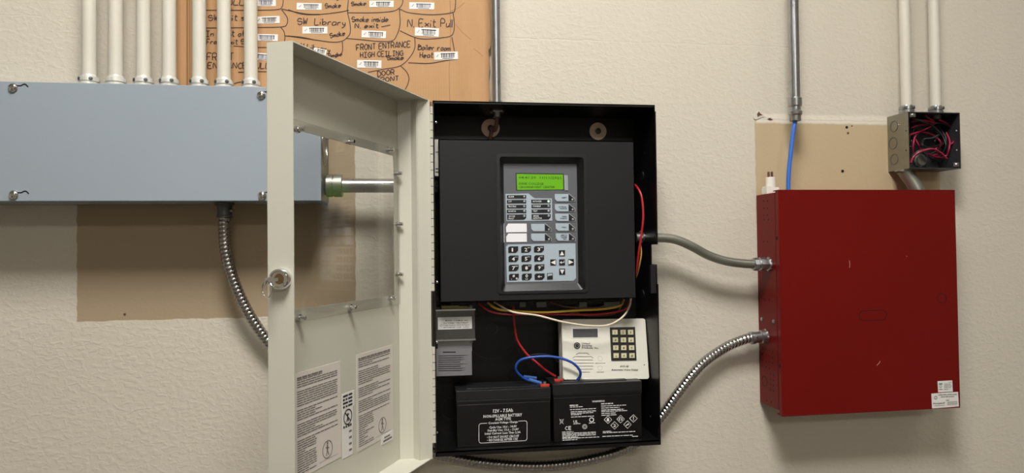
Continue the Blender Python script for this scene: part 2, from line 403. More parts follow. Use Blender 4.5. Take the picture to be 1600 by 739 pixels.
for (x, y, slot) in ((21, 137, 1), (22, 304, 1), (408.5, 148.5, 0), (410, 305.5, 0)):
    p = P(x, y, GD+0.0015)
    s = MB().lathe(p, (0, -1, 0), [(0, 0.0062), (0.002, 0.0066), (0.004, 0.0052), (0.0052, 0.0025)], 18).obj('cover_screw', 'chrome', gut, True)
    q = p+Vector((0, -0.0047, 0))
    MB().box(q+Vector((-0.0032, -0.0004, -0.0006)), q+Vector((0.0032, 0.0004, 0.0006))).box(q+Vector((-0.0006, -0.0004, -0.0032)), q+Vector((0.0006, 0.0004, 0.0032))).obj('cross_slot', 'die_cast', s)
    pts = [(x+5, y-3), (x+11, y-3), (x+15, y-5), (x+19, y-5), (x+23, y-1)] if slot else [(x+3, y-5), (x+10, y-5)]
    MB().ribbon(s2(pts), pl(GD+0.0015), 2.0, 0.0003).obj('keyhole_slot', 'dark_hole', gut)

# ------------------------------------------------------------------ painted conduits rising from the trough
def conduit_up(px, py, d, rpx, zbot, label, group=None, m='cream_paint', name='conduit', sc_=913.0, ztop=CEIL_Z, nut='white_paint_chip', nutpx=13.5, screws=True, nh=1.0):
    c = P(px, py, d); r = rpx/sc_
    t = thing(name, label, 'conduit', (c.x, c.y, zbot), group)
    MB().cyl((c.x, c.y, zbot+0.002), (c.x, c.y, ztop), r, 24).obj('pipe', m, t, True)
    R = nutpx/sc_
    k = MB().lathe((c.x, c.y, zbot), (0, 0, 1), [(0, R), (0.006*nh, R), (0.0065*nh, R*0.93), (0.0075*nh, R*0.93), (0.008*nh, R*1.03), (0.0115*nh, R*1.02), (0.0125*nh, r*1.10), (0.014*nh, r*1.02)], 24).obj('connector', nut, t, True)
    if screws:
        for a in (-0.75, 0.55):
            n = Vector((math.sin(a), -math.cos(a), 0))
            MB().lathe(Vector((c.x, c.y, zbot+0.0095*nh))+n*R*0.95, n, [(0, 0.0032), (0.0018, 0.003), (0.0022, 0.001)], 10).obj('set_screw', 'die_cast', k, True)
    return t
spots = [(139.3, 'cream painted conduit over the grey trough, furthest left, on bare wall'), (181, 'second cream painted conduit from the left above the trough'),
         (224.3, 'third cream painted conduit from the left above the trough'), (264.5, 'cream painted conduit just left of the cardboard sheet edge'),
         (311.2, 'first cream painted conduit crossing in front of the cardboard sheet'), (350, 'middle one of three cream conduits in front of the cardboard'),
         (392, 'cream painted conduit in front of the cardboard, nearest the open door')]
for i, (x, lab) in enumerate(spots):
    conduit_up(x, 110, 0.05, 9.6, GZ1+0.0012, lab, 'painted conduits above the trough', screws=(i != 1), nutpx=13.4, nh=1.75)

# ------------------------------------------------------------------ cardboard sheet with notes
CB = pl(0.012)
card = thing('cardboard_sheet', 'brown cardboard sheet with handwritten zone notes and barcode stickers on wall', 'cardboard', P(530, 165, 0.012))
topz = CB.hit(500, -150).z
cpts = [CB.hit(294, 170), CB.hit(764, 172)] + [CB.hit(*p) for p in ((765, 140), (763.5, 118), (765, 100), (763, 78), (767, 72), (766.5, 30), (767, 0), (767, -150))] + [CB.hit(292, -150)]
MB().prism(cpts, (0, 0.004, 0)).obj('sheet', 'cardboard', card)
MB().prism([P(275, 172, 0.009), P(292, 172, 0.012), P(292, -150, 0.012), P(274, -150, 0.009)], (0, 0.003, 0)).obj('folded_edge', 'cardboard', card)
MB().ribbon([(293, 172), (292.5, 80), (292.5, -150)], CB, 3.0, 0.0002).ribbon([(297, 172), (296.5, 80), (296, -100)], CB, 1.2, 0.0002).obj('fold_crease', 'cardboard_dark', card)
mb = MB()
for pts in (((712, 38), (722, 50), (736, 62)), ((740, 76), (748, 82), (754, 88)), ((703, -5), (704, 60), (702, 110), (703, 165)), ((704, 18), (716, 12), (726, 4))):
    mb.ribbon(s2(pts), CB, 0.8, 0.0002)
mb.obj('crease', 'cardboard_dark', card)
LINES = [((450, 15), (472, 22), (500, 22.5), (530, 19), (545, 16)), ((545, -20), (544, 5), (543, 18), (547, 38), (547, 52), (541, 60)),
    ((543, 20), (580, 20), (610, 18), (622, 14), (629, 5), (629, -10)), ((624, 14), (640, 20), (675, 23), (705, 20), (711, 14), (712, -10)),
    ((624, 14), (625, 38), (620, 55), (612, 64), (590, 64.5), (565, 62), (541, 60)), ((450, 56), (490, 62), (520, 66), (535, 64), (541, 60)),
    ((535, 65), (535, 80), (530, 86), (524, 90)), ((708, 20), (710, 40), (706, 55), (690, 59), (665, 61), (647, 58), (625, 48)),
    ((648, 58), (648, 75), (640, 90), (625, 103), (600, 108), (575, 113)), ((626, 103), (635, 112), (639, 122), (637, 132), (633, 140)),
    ((706, 58), (708, 68), (710, 80)), ((638, 98), (670, 99), (700, 94), (715, 92)), ((300, 16), (360, 16), (400, 16), (432, 15), (441, 10), (443, -8)),
    ((440, 15), (449, 28), (448, 38), (440, 42), (400, 43), (300, 44)), ((440, 14), (458, 18), (480, 22), (500, 22.5)),
    ((439, 43), (444, 50), (445, 60), (444, 66)), ((445, 56), (470, 58), (490, 62)), ((365, 72), (400, 74), (430, 74)), ((372, 113), (400, 112), (425, 112)),
    ((363, 137), (365, 132), (371, 129), (378, 129), (383, 137)), ((596, 42), (603, 40.5), (610, 39))]
mb = MB()
for l in LINES: mb.ribbon(s2(l), CB, 1.35, 0.0004)
mb.obj('pen_lines', 'ink', card)
G = {'A': '02 28 42|13 33', 'B': '02 08|08 37 36 05|05 46 43 02', 'C': '47 28 06 04 22 43', 'D': '02 08|08 37 45 43 22 02', 'E': '48 08 02 42|05 35', 'F': '02 08 48|05 35',
     'G': '47 28 06 04 22 43 45 25', 'H': '02 08|42 48|05 45', 'I': '08 48|28 22|02 42', 'L': '08 02 42', 'N': '02 08 42 48', 'O': '28 06 04 22 44 46 28', 'P': '02 08 38 46 35 05',
     'R': '02 08 38 46 35 05|25 42', 'S': '47 28 07 05 45 43 22 03', 'T': '08 48|28 22', 'U': '08 03 22 43 48', 'V': '08 22 48', 'W': '08 12 26 32 48',
     'a': '45 15 03 12 43|45 42', 'b': '08 02|04 25 44 33 12 03', 'c': '35 15 03 12 33', 'd': '48 42|44 15 03 12 43', 'e': '04 44 35 15 03 12 33', 'f': '37 28 17 12|05 35', 'g': '45 15 03 13 44|45 40 20', 'h': '08 02|04 25 34 32',
     'i': '05 02|07 17', 'k': '08 02|35 04 32', 'l': '08 02', 'm': '02 05|04 15 24 22|24 35 44 42', 'n': '02 05|04 25 34 32', 'o': '15 03 12 33 35 15', 'r': '02 05|04 15 35', 's': '35 05 04 34 33 12 02',
     't': '18 13 22 32|06 36', 'u': '05 03 12 33|35 32', 'x': '05 42|45 02', 'y': '05 13 33|35 32 10 00', '.': '02 12', '-': '04 44'}
def hand(mb, txt, x, y, w_, h, ang=0.0, pen=1.5):
    """marker lettering: baseline start x,y, total width and cap height in pixels"""
    adv = []; tot = 0
    for ch in txt:
        if ch == ' ': a = 3.2
        else: a = max(int(p[0]) for st in G[ch].split('|') for p in st.split())+1.5
        adv.append(a); tot += a
    k = w_/tot; cx = 0; ca, sa = math.cos(ang), math.sin(ang)
    for ch, a in zip(txt, adv):
        if ch != ' ':
            j = random.uniform(-0.25, 0.25); sl = random.uniform(0.02, 0.14)
            for st in G[ch].split('|'):
                pts = []
                for p in st.split():
                    gx, gy = int(p[0])+random.uniform(-.15, .15), int(p[1])-2+j+random.uniform(-.15, .15)
                    lx, ly = (cx+gx+gy*sl)*k, gy/6.0*h
                    pts.append((x+lx*ca+ly*sa, y+lx*sa-ly*ca))
                mb.ribbon(s2(pts, 3) if len(pts) > 2 else pts, CB, pen, 0.0005)
        cx += a
NOTES = [('PULL', 346, 7, 38, 8, 0.02), ('Smoke', 508, 13, 26, 7, -0.06), ('NW Library', 463, -2, 70, 8, 0), ('Smoke', 549, 9, 24, 6, -0.03), ('E. Exit Pull', 640, -4, 66, 9, 0),
    ('SW exit se', 326, 32, 66, 9, 0.0), ('SW  Library', 465, 38, 76, 10, 0.03), ('Smoke', 516, 59, 25, 7, -0.18), ('Smoke inside', 550, 34, 58, 8, 0.0), ('N. exit', 555, 44, 38, 7, -0.02),
    ('N. Exit Pull', 637, 42, 72, 12, 0.0), ('In front of', 322, 57, 62, 9, 0.0), ('Front exit Se', 323, 69, 66, 8, 0.0), ('W Library', 469, 75, 48, 8, 0.14), ('Smoke', 514, 90, 22, 6, -0.15),
    ('FRONT ENTRANCE', 557, 79, 86, 9, -0.07), ('HIGH CEILING', 563, 90, 68, 8, -0.05), ('Smoke', 605, 94, 27, 7, -0.03), ('Boiler room', 653, 78, 52, 8.5, 0.02), ('Heat', 656, 90, 22, 8, 0),
    ('FRONT', 323, 94, 44, 11, 0.0), ('ENTRANCE PULL', 325, 107, 98, 9, 0.0), ('DOOR', 590, 119, 28, 8, -0.1), ('FRONT', 588, 129, 37, 7, -0.1)]
for n_ in NOTES:
    mb = MB(); hand(mb, *n_); mb.obj('handwriting', 'ink', card)
STK = [(483, 10, 39, 10.5, 0.02), (596, 6, 38, 10, 0.0), (659, 9, 39, 10.5, 0.02), (492, 47, 39, 11, 0.0), (584, 53.5, 38, 11, 0.04), (667, 50, 37.5, 13, 0.05), (577, 100, 38, 12, 0.02), (697, 87, 37, 12, -0.03),
       (413, 4, 36, 11, 0.0), (418, 31, 38, 11, -0.03), (414, 58.5, 40, 10.5, 0.02), (410, 88.5, 38, 11, 0.06), (500, 80, 20, 8, 0.2)]
for i, (x, y, w_, h, a) in enumerate(STK):
    ca, sa = math.cos(a), math.sin(a)
    F = lambda u, v: (x+u*ca-v*sa, y+u*sa+v*ca)
    s = MB().slab([F(-w_/2, -h/2), F(w_/2, -h/2), F(w_/2, h/2), F(-w_/2, h/2)], pl(0.0126), 0.0006).obj('barcode_sticker', 'sticker_white', card)
    mb = MB(); u = -w_*0.2
    while u < w_*0.36:
        b = random.choice((0.7, 0.9, 1.4)); mb.slab([F(u, -h*0.34), F(u+b, -h*0.34), F(u+b, h*0.26), F(u, h*0.26)], pl(0.0128), 0.0002); u += b+random.choice((0.8, 1.0, 1.3))
    mb.slab([F(-w_*0.24, -h*.3), F(w_*0.38, -h*.3), F(w_*0.38, -h*.22), F(-w_*0.24, -h*.22)], pl(0.0128), 0.0002)
    mb.slab([F(-w_*0.16, h*.32), F(w_*0.3, h*.32), F(w_*0.3, h*.39), F(-w_*0.16, h*.39)], pl(0.0128), 0.0002)
    mb.obj('barcode', 'print_blue' if i in (2, 8, 10, 11) else 'print_black', s)
    mb = MB().ribbon([F(-w_*.42, -h*.0), F(-w_*.39, h*.15), F(-w_*.32, -h*.22)], pl(0.0128), 0.8, 0.0); mb.obj('tick_mark', 'print_red' if i in (4, 5) else 'print_grey', s)

# ------------------------------------------------------------------ black alarm cabinet
KD = 0.118; KX0, KX1, KZ1, KZ0 = 0.0279, 0.3994, EYE+0.2396, EYE-0.3296
th = 0.0018; FLZ = KZ0+0.0075
cab = thing('alarm_cabinet', 'black steel alarm cabinet on wall, its cream door swung open on the left', 'cabinet', (0.21, 0, KZ0))
MB().box((KX0, -0.004, KZ0), (KX1, -0.0005, KZ1)).obj('back_panel', 'black_paint', cab)
MB().box((KX0, -KD, KZ1-th), (KX1, 0, KZ1)).box((KX0, -KD, KZ1-0.004), (KX1-0.003, -KD+th, KZ1)).obj('top_panel', 'black_paint', cab)
MB().box((KX0, -KD, FLZ-th), (KX1, 0, FLZ)).box((KX0, -KD, KZ0), (KX1, -KD+th, FLZ)).box((KX0, -0.002, KZ0), (KX1, 0, FLZ)).obj('bottom_panel', 'black_paint', cab)
MB().box((KX0, -KD, KZ0), (KX0+th, 0, KZ1)).obj('side_panel', 'black_paint', cab)
z1, z2, z3 = P(1020, 382, 0.1).z, P(1020, 413, 0.1).z, P(1020, 443, 0.1).z
prof = [(0, KZ0), (KD, KZ0), (KD, z3), (0.113, z3), (0.113, z2), (0.088, z2), (0.088, z1), (KD, z1), (KD, KZ1-0.011), (KD-0.004, KZ1-0.010), (KD-0.004, KZ1), (0, KZ1)]
MB().prism([(KX1, -d, z) for d, z in prof], (th, 0, 0)).obj('side_panel', 'black_paint', cab)
MB().box((KX1-0.0095, -0.113, z3-0.016), (KX1, -0.105, z2-0.001)).obj('latch_tab', 'charcoal_paint', cab, bevel=0.0008)
MB().prism([(KX1, -0.085, FLZ+0.0005), (KX1-0.03, -KD+0.004, FLZ+0.0005), (KX1, -KD+0.003, FLZ+0.0005)], (0, 0, 0.001)).prism([(KX1, -0.085, FLZ), (KX1, -KD+0.003, FLZ), (KX1, -KD+0.003, FLZ+0.02)], (-0.0015, 0, 0)).obj('corner_gusset', 'black_paint', cab)
for (x, y, r, m) in ((766.5, 200, 14.5, 'washer_pink'), (934.5, 205, 14, 'washer_tan')):
    p = P(x, y, 0.0055); R = r/880
    wsh = MB().annulus(p+Vector((0, 0.0015, 0)), (0, -1, 0), R*0.2, R, 0.0016, 32).obj('fender_washer', m, cab)
    s = MB().lathe(p, (0, -1, 0), [(-0.002, R*.34), (0.001, R*.34), (0.0025, R*.2)], 14).obj('mounting_screw', 'die_cast', wsh, True)
for (x, y, r) in ((768, 521, 40), (769, 514, 9), (706, 638, 17)):
    p = P(x, y, 0.0042); R = r/878
    MB().annulus(p, (0, -1, 0), R-0.0012, R, 0.001, 40).obj('knockout_ring', 'battery_lid', cab)
for (x, y) in ((1007, 240), (1003, 275), (1012, 520), (1016, 651), (1004, 460)):
    p = onx(x, y, KX1); MB().annulus(p, (-1, 0, 0), 0.0008, 0.0022 if y != 460 and y != 275 else 0.009, 0.0008, 18).obj('side_knockout', 'battery_lid', cab)
for (x, y) in ((681.5, 191), (683, 441), (683, 535), (682.5, 676)):
    cross_screw(cab, P(x, y, 0.10), (0.3, -1, 0), 0.0024, 'chrome', 'hinge_screw')
# rating plate and small module stuck inside by the hinge
rp = MB().slab([(680.3, 545), (737, 544), (737.5, 586), (680.8, 588)], pl(0.07), 0.001).obj('rating_plate', 'silver_label', cab)
RP = pl(0.07); mb = MB(); mb.slab([(692, 549.5), (712, 549.3), (712, 551), (692, 551.2)], pl(0.0702), 0.0002)
for k in range(8):
    y = 555.5+k*3.3; mb.slab([(685, y), (685+random.uniform(34, 49), y-.6), (685+34, y+.7), (685, y+1.1)], pl(0.0702), 0.0002)
mb.v = mb.v; mb.obj('plate_print', 'print_black', rp)
MB().slab([(679, 522), (684, 522), (684, 590), (679, 590)], pl(0.069), 0.064).obj('plate_bracket', 'black_paint', cab)
mod = MB().box(P(679.5, 275, 0.085), P(688, 226, 0.03)).obj('terminal_module', 'dialer_side', cab)
MB().slab([(680.5, 263), (686, 262.8), (686, 264.6), (680.5, 264.8)], pl(0.0853), 0.0002).slab([(680.5, 268), (686, 267.8), (686, 269.6), (680.5, 269.8)], pl(0.0853), 0.0002).slab([(681, 237), (687, 236.7), (687, 238), (681, 238.2)], pl(0.0853), 0.0002).obj('module_print', 'print_black', mod)

# door: a steel pan standing open towards the camera, cross-section A-B-...-E in plan
dA = Vector((-0.1672, -0.4007, 0)); dB = Vector((-0.1370, -0.4111, 0)); dC = Vector((-0.0285, -0.1170, 0)); dE = Vector((0.0219, -0.1205, 0))
DZ1, DZ0 = EYE+0.2398, EYE-0.3314
dp1 = P(643.5, 300, 0.1165); dp2 = P(652.5, 300, 0.129); dp1.z = dp2.z = 0
inner = [dB, dA, dC, dp1, dp2, dE]
def up(v, z): return Vector((v.x, v.y, z))
outn = Vector((-0.9, 0.43, 0)); tk = 0.0014
door = MB()
def wallstrip(mb, a, b, z0, z1, t):
    d = (b-a).normalized(); n = Vector((d.y, -d.x, 0))*t
    mb.prism([up(a, z0), up(b, z0), up(b+n, z0), up(a+n, z0)], (0, 0, z1-z0))
DP = Plane(up(dA, EYE), ((dC-dA).y*-1, (dC-dA).x, 0))
if DP.n.x < 0: DP.n = -DP.n
def dco(px, py, lift=0.0):
    p = DP.hit(px, py, lift); return (p-up(dA, 0)).dot((dC-dA).normalized()), p.z
DW = (dC-dA).length; ddir = (dC-dA).normalized()
def dpt(t, z, lift=0.0): return up(dA, 0)+ddir*t+Vector((0, 0, z))+DP.n*lift
# window opening
tA = 0.045; tB = dco(616, 300)[0]
oz1 = (dco(470, 211)[1]+dco(612, 237.5)[1])/2; oz0 = (dco(470, 488)[1]+dco(618, 457)[1])/2
def dpanel(mb, t0, t1, z0, z1): mb.prism([dpt(t0, z0), dpt(t1, z0), dpt(t1, z1), dpt(t0, z1)], -DP.n*tk)
dpanel(door, 0, tA, DZ0, DZ1); dpanel(door, tB, DW, DZ0, DZ1); dpanel(door, tA, tB, DZ0, oz0); dpanel(door, tA, tB, oz1, DZ1)
wallstrip(door, dA, dB, DZ0, DZ1, tk); wallstrip(door, dC, dp1, DZ0, DZ1, tk); wallstrip(door, dp1, dp2, DZ0, DZ1, tk); wallstrip(door, dp2, dE, DZ0, DZ1, tk)
for z in (DZ1-tk, DZ0):
    door.prism([up(dA, z), up(dB, z), up(dE, z), up(dp2, z), up(dp1, z), up(dC, z)], (0, 0, tk))
dr = door.obj('door', 'door_paint', cab)
dr['label'] = 'cream steel door with clear window, standing open'
def dquad(t0, t1, z0, z1, l): return [dpt(t0, z0, l), dpt(t1, z0, l), dpt(t1, z1, l), dpt(t0, z1, l)]
pz1 = (dco(460, 193)[1]+dco(620, 230)[1])/2; pz0 = (dco(462, 507)[1]+dco(624, 472)[1])/2; ptB = dco(627, 350)[0]
MB().prism(dquad(tA-0.02, min(ptB, DW-0.002), pz0, pz1, 0.0012), DP.n*0.0028).obj('window_pane', 'clear_acrylic', dr)['label'] = 'clear acrylic window pane screwed to the door'
for (x, y) in ((468.5, 202), (548, 221.4), (610, 234), (622.6, 271), (624.5, 350), (624.5, 428.5), (613.5, 466), (550.5, 480), (471, 496.6)):
    p = DP.hit(x, y, 0.006)
    q = p-DP.n*0.006
    MB().lathe(q, DP.n, [(0, 0.0042), (0.0045, 0.0042), (0.0046, 0.0029), (0.0115, 0.0029), (0.012, 0.0024)], 12).obj('window_screw', 'chrome', dr, True)
# piano hinge, in two lengths
for (ya, yb, x0, x1) in ((166, 455, 671.5, 675.5), (541, 692, 674.5, 679.5)):
    za, zb = P(675, ya, 0.121).z, P(675, yb, 0.121).z
    xh = 0.0256
    hl = MB().box((xh-0.014, -0.1220, zb), (xh-0.002, -0.1206, za)).obj('hinge_leaf', 'door_paint', dr)
    n = int(round((za-zb)/0.0128)); h = (za-zb)/n
    MB().cyl((xh, -0.1213, zb), (xh, -0.1213, za), 0.0021, 8).obj('hinge_pin', 'die_cast', dr, True)  # steel pin, set dark to draw the shadow lines between knuckles
    for k in range(n):
        MB().cyl((xh, -0.1215, zb+k*h+0.0006), (xh, -0.1215, zb+(k+1)*h-0.0006), 0.0026, 10).obj('hinge_knuckle', 'door_paint', dr, True)
MB().box(P(671.5, 160, 0.119), P(674.5, 175, 0.1235)).obj('hinge_stop', 'wire_brown', dr)
# notices on the inside of the door
def notice(pxs, name, m, lift=0.0004):
    pts = [DP.hit(x, y) for x, y in pxs]; t = [(p-up(dA, 0)).dot(ddir) for p in pts]; z = [p.z for p in pts]
    t0, t1 = (t[0]+t[3])/2, (t[1]+t[2])/2; z1_, z0_ = (z[0]+z[1])/2, (z[2]+z[3])/2
    o = MB().prism(dquad(t0, t1, z0_, z1_, 0.0001), DP.n*lift).obj(name, m, dr)
    return o, t0, t1, z0_, z1_
def drect(mb, t0, t1, z0, z1, l=0.0007): mb.poly(dquad(t0, t1, z0, z1, l))
for ix, pxs in enumerate((((460, 586), (531, 562.5), (532.7, 718), (461, 747)), ((556.5, 554), (613, 539), (613.5, 680), (558, 702.5)))):
    o, t0, t1, z0, z1 = notice(pxs, 'instruction_sheet', 'notice_paper')
    mb = MB(); W_ = t1-t0; H_ = z1-z0; n = 42
    for k in range(n):
        z = z1-H_*(0.04+0.93*k/n)
        if k in (5, 13, 19, 26) : continue
        full = W_*0.92 if k < 29 else W_*0.44
        end = full*random.choice((1, 1, 1, .97, .62, .45))
        tt = 0.04*W_
        while tt < end:
            l = min(random.uniform(0.05, 0.16)*W_, end-tt)
            drect(mb, t0+tt, t0+tt+l, z-0.0014 if k else z-0.0024, z); tt += l+0.011*W_
    # round emblem at the foot
    c = dpt(t0+W_*0.68, z0+H_*0.15, 0.0007)
    mb.annulus(c, DP.n, 0.0105, 0.0115, 0.0002, 24)
    for (u0, v0, u1, v1, w_) in ((0, .006, 0, -.001, .0015), (0, -.001, -.003, -.008, .0008), (0, -.001, .003, -.008, .0008), (-.004, .003, .004, .001, .0007)):
        q0 = c+ddir*u0+Vector((0, 0, v0)); q1 = c+ddir*u1+Vector((0, 0, v1)); nn = (q1-q0).normalized().cross(DP.n)*w_
        mb.poly([q0+nn, q1+nn, q1-nn, q0-nn])
    mb.annulus(c+Vector((0, 0, .0078)), DP.n, 0.0003, 0.0016, 0.0002, 12)
    drect(mb, t0+W_*.5, t0+W_*.92, z0+H_*.05, z0+H_*.053)
    mb.obj('notice_print', 'print_grey', o)
o, t0, t1, z0, z1 = notice(((534, 616), (553, 609), (553, 634), (534, 641)), 'warning_label', 'sticker_white'); mb = MB()
for k in range(4):
    zz = z1-(z1-z0)*(0.12+0.22*k); tt = t0+0.002
    for l in random.choice(((.3, .25, .2), (.15, .15, .35), (.4, .3))):
        L_ = l*(t1-t0); drect(mb, tt, tt+L_, zz-0.0026, zz); tt += L_+0.0018
mb.obj('label_print', 'print_black', o)
o, t0, t1, z0, z1 = notice(((534.5, 641), (551, 635), (551, 667), (534.5, 674)), 'no_entry_label', 'sticker_white'); mb = MB()
c = dpt((t0+t1)/2, z1-(z1-z0)*0.40, 0.0007); R = (t1-t0)*0.40
mb.annulus(c, DP.n, R*0.86, R, 0.0002, 28)
def dl(mb, a, b, w_):
    a = Vector(a); b = Vector(b); d = (b-a).normalized(); n = Vector((-d.y, d.x))*w_
    mb.poly([c+ddir*q.x+Vector((0, 0, q.y)) for q in (a+n, b+n, b-n, a-n)])
dl(mb, (-R*.65, R*.65), (R*.65, -R*.65), R*.08); dl(mb, (0, R*.45), (-R*.05, -R*.2), R*.14); dl(mb, (-R*.05, -R*.2), (-R*.3, -R*.62), R*.1); dl(mb, (0, -R*.2), (R*.2, -R*.6), R*.1); dl(mb, (-R*.3, R*.2), (R*.3, R*.3), R*.07)
for k in range(4): drect(mb, t0+.002+k*.0055, t0+.0055+k*.0055, z0+0.003, z0+0.0062)
mb.obj('label_print', 'print_black', o)
o, t0, t1, z0, z1 = notice(((534.5, 674), (550, 667), (550.5, 710), (535, 716.5)), 'code_label', 'sticker_white'); mb = MB()
for k in range(5): drect(mb, t0+0.016, t1-0.002, z0+0.006+k*0.0085, z0+0.009+k*0.0085)
mb.obj('label_print', 'print_grey', o)
o, t0, t1, z0, z1 = notice(((595.5, 680), (613.5, 673), (613.5, 687.5), (595.5, 694)), 'spare_label', 'sticker_white', 0.0006); mb = MB()
drect(mb, t0+.008, t1-.01, z1-.006, z1-.0035, .0009); drect(mb, t0+.005, t1-.004, z1-.011, z1-.008, .0009); mb.obj('label_print', 'print_grey', o)
# lock cylinder in the free edge of the door
fe = (dB-dA); fn = Vector((fe.y, -fe.x, 0)).normalized()
if fn.y > 0: fn = -fn
FE = Plane(up(dA, EYE), fn)
lc = FE.hit(441, 436)
lk = MB().lathe(lc, fn, [(-0.003, 0.0125), (0.0015, 0.0128), (0.008, 0.0122), (0.0095, 0.0112), (0.0095, 0.0092), (0.0085, 0.0088)], 30).obj('lock', 'chrome', dr, True)
key = thing('key', 'small silver key with a wire ring in the door lock', 'key', lc+fn*0.0085)
kd = Vector((-0.75, -0.6, 0)).normalized()
k0 = lc+fn*0.0078+Vector((0.001, 0, 0.0005))
kt = (FE.hit(415, 440, 0.020)-k0)
MB().prism([k0+Vector((0, 0, 0.002)), k0+kt*0.5+Vector((0, 0, 0.002)), k0+kt*0.55+Vector((0, 0, .0042)), k0+kt+Vector((0, 0, .0036)), k0+kt+Vector((0, 0, -.0036)), k0+kt*.55+Vector((0, 0, -.0042)), k0+kt*0.5+Vector((0, 0, -.002)), k0+Vector((0, 0, -0.002))], fn.cross(Vector((0, 0, 1)))*0.0018).obj('blade', 'chrome', key)
MB().lathe(k0-fn*.0003, fn, [(0, .0072), (.0012, .007), (.0016, .004)], 20).obj('plug', 'brass', key, True)
rc = k0+kt*0.90+Vector((0, 0, -0.0088))
ringp = [rc+0.0092*(math.cos(a)*Vector((0.72, -0.69, 0)).normalized()+math.sin(a)*Vector((0, 0, 1))) for a in [2*math.pi*i/32 for i in range(33)]]
MB().tube(ringp, 0.0008, 8).obj('key_ring', 'chrome', key, True)

# ------------------------------------------------------------------ control unit: charcoal cover with keypad
CD = 0.098; CP = pl(CD)
cu = thing('control_unit', 'charcoal control unit with keypad and green display inside the black cabinet', 'control panel', P(840, 470, 0.02))
o4 = [CP.hit(686, 217), CP.hit(992, 221), CP.hit(993, 466), CP.hit(686.5, 473)]
X0, X1 = (o4[0].x+o4[3].x)/2, (o4[1].x+o4[2].x)/2; Z1, Z0 = (o4[0].z+o4[1].z)/2, (o4[2].z+o4[3].z)/2
b4 = [CP.hit(777.5, 240), CP.hit(916, 243), CP.hit(917, 455), CP.hit(778, 459)]
BX0, BX1 = (b4[0].x+b4[3].x)/2, (b4[1].x+b4[2].x)/2; BZ1, BZ0 = (b4[0].z+b4[1].z)/2, (b4[2].z+b4[3].z)/2
def rloop(x0, x1, z0, z1, y, r, n=5):
    out = []
    for cx, cz, a0 in ((x1-r, z1-r, 0), (x0+r, z1-r, 90), (x0+r, z0+r, 180), (x1-r, z0+r, 270)):
        for k in range(n):
            a = math.radians(a0+90*k/(n-1)); out.append(Vector((cx+r*math.cos(a), y, cz+r*math.sin(a))))
    return out
mb = MB()
mb.box((X0, -CD, Z0), (BX0, -CD+0.0015, Z1)).box((BX1, -CD, Z0), (X1, -CD+0.0015, Z1)).box((BX0, -CD, BZ1), (BX1, -CD+0.0015, Z1)).box((BX0, -CD, Z0), (BX1, -CD+0.0015, BZ0))
mb.box((X0, -CD, Z0), (X0+0.0015, -0.045, Z1)).box((X1-0.0015, -CD, Z0), (X1, -0.045, Z1)).box((X0, -CD, Z1-0.0015), (X1, -0.045, Z1)).box((X0, -CD, Z0), (X1, -0.06, Z0+0.0015))
mb.obj('cover', 'charcoal_paint', cu)
RD = CD-0.0105; RPn = pl(RD)
i4 = [RPn.hit(786.5, 255), RPn.hit(901, 257), RPn.hit(903.5, 441), RPn.hit(789, 445.5)]
IX0, IX1 = (i4[0].x+i4[3].x)/2, (i4[1].x+i4[2].x)/2; IZ1, IZ0 = (i4[0].z+i4[1].z)/2, (i4[2].z+i4[3].z)/2
MB().loft([rloop(BX0, BX1, BZ0, BZ1, -CD+0.001, 0.004), rloop(BX0-0.001, BX1+0.001, BZ0-0.001, BZ1+0.001, -CD-0.0018, 0.005), rloop(BX0+0.004, BX1-0.004, BZ0+0.002, BZ1-0.004, -CD-0.0018, 0.005), rloop(BX0+0.0065, BX1-0.0065, BZ0+0.003, BZ1-0.0075, -CD+0.003, 0.004), rloop(IX0, IX1, IZ0-0.0005, IZ1, -RD, 0.002)], caps=(False, False)).obj('bezel', 'bezel_plastic', cu)
MB().box((IX0-0.002, -RD, IZ0-0.012), (IX1+0.002, -RD+0.004, IZ1+0.003)).obj('membrane', 'keypad_grey', cu)
def cr(k, x, y):
    return {8: (770+x*.3245, 230+y*.3245), 5: (780+x*.1353, 260+y*.1353), 6: (780+x*.1489, 340+y*.1489)}[k]
def kslab(pts, k, m, name, parent, up_=0.0008, th_=0.0008):
    return MB().slab([cr(k, *p) for p in pts], pl(RD+up_), th_).obj(name, m, parent)
lcd = kslab([(200, 85), (738, 92), (742, 266), (207, 270)], 5, 'lcd_green', 'display', cu, 0.001, 0.001)
lcd['label'] = 'lit green text display'
kslab([(192, 76), (746, 84), (742, 92), (200, 85)], 5, 'key_black', 'display_rim', cu, 0.0016, 0.0016); kslab([(192, 76), (200, 85), (207, 270), (198, 272)], 5, 'key_black', 'display_rim', cu, 0.0016, 0.0016); kslab([(738, 92), (746, 84), (750, 268), (742, 266)], 5, 'key_black', 'display_rim', cu, 0.0016, 0.0016)
kslab([(748, 100), (792, 102), (796, 276), (756, 276)], 5, 'led_off', 'display_lens_edge', cu, 0.0012, 0.0012)
lp_ = pl(RD+0.001)
mat('lcd_text', rgb(34, 88, 10), 0.4)
MB().text('04:41:29  11/11/2021', lp_, 810.5, 279, 3.6, width=66, shear=(0, 0.012)).text('DINE COLLEGE', lp_, 811, 288.5, 3.4, width=38.5, shear=(0, 0.01)).text('CROWNPOINT CENTER', lp_, 811, 294, 3.4, width=56, shear=(0, 0.0)).obj('display_text', 'lcd_text', lcd)
st = kslab([(72, 318), (338, 313), (408, 368), (608, 370), (613, 626), (82, 632)], 5, 'keypad_light', 'status_field', cu, 0.0006, 0.0006)
def lit(x, y, w_): return None
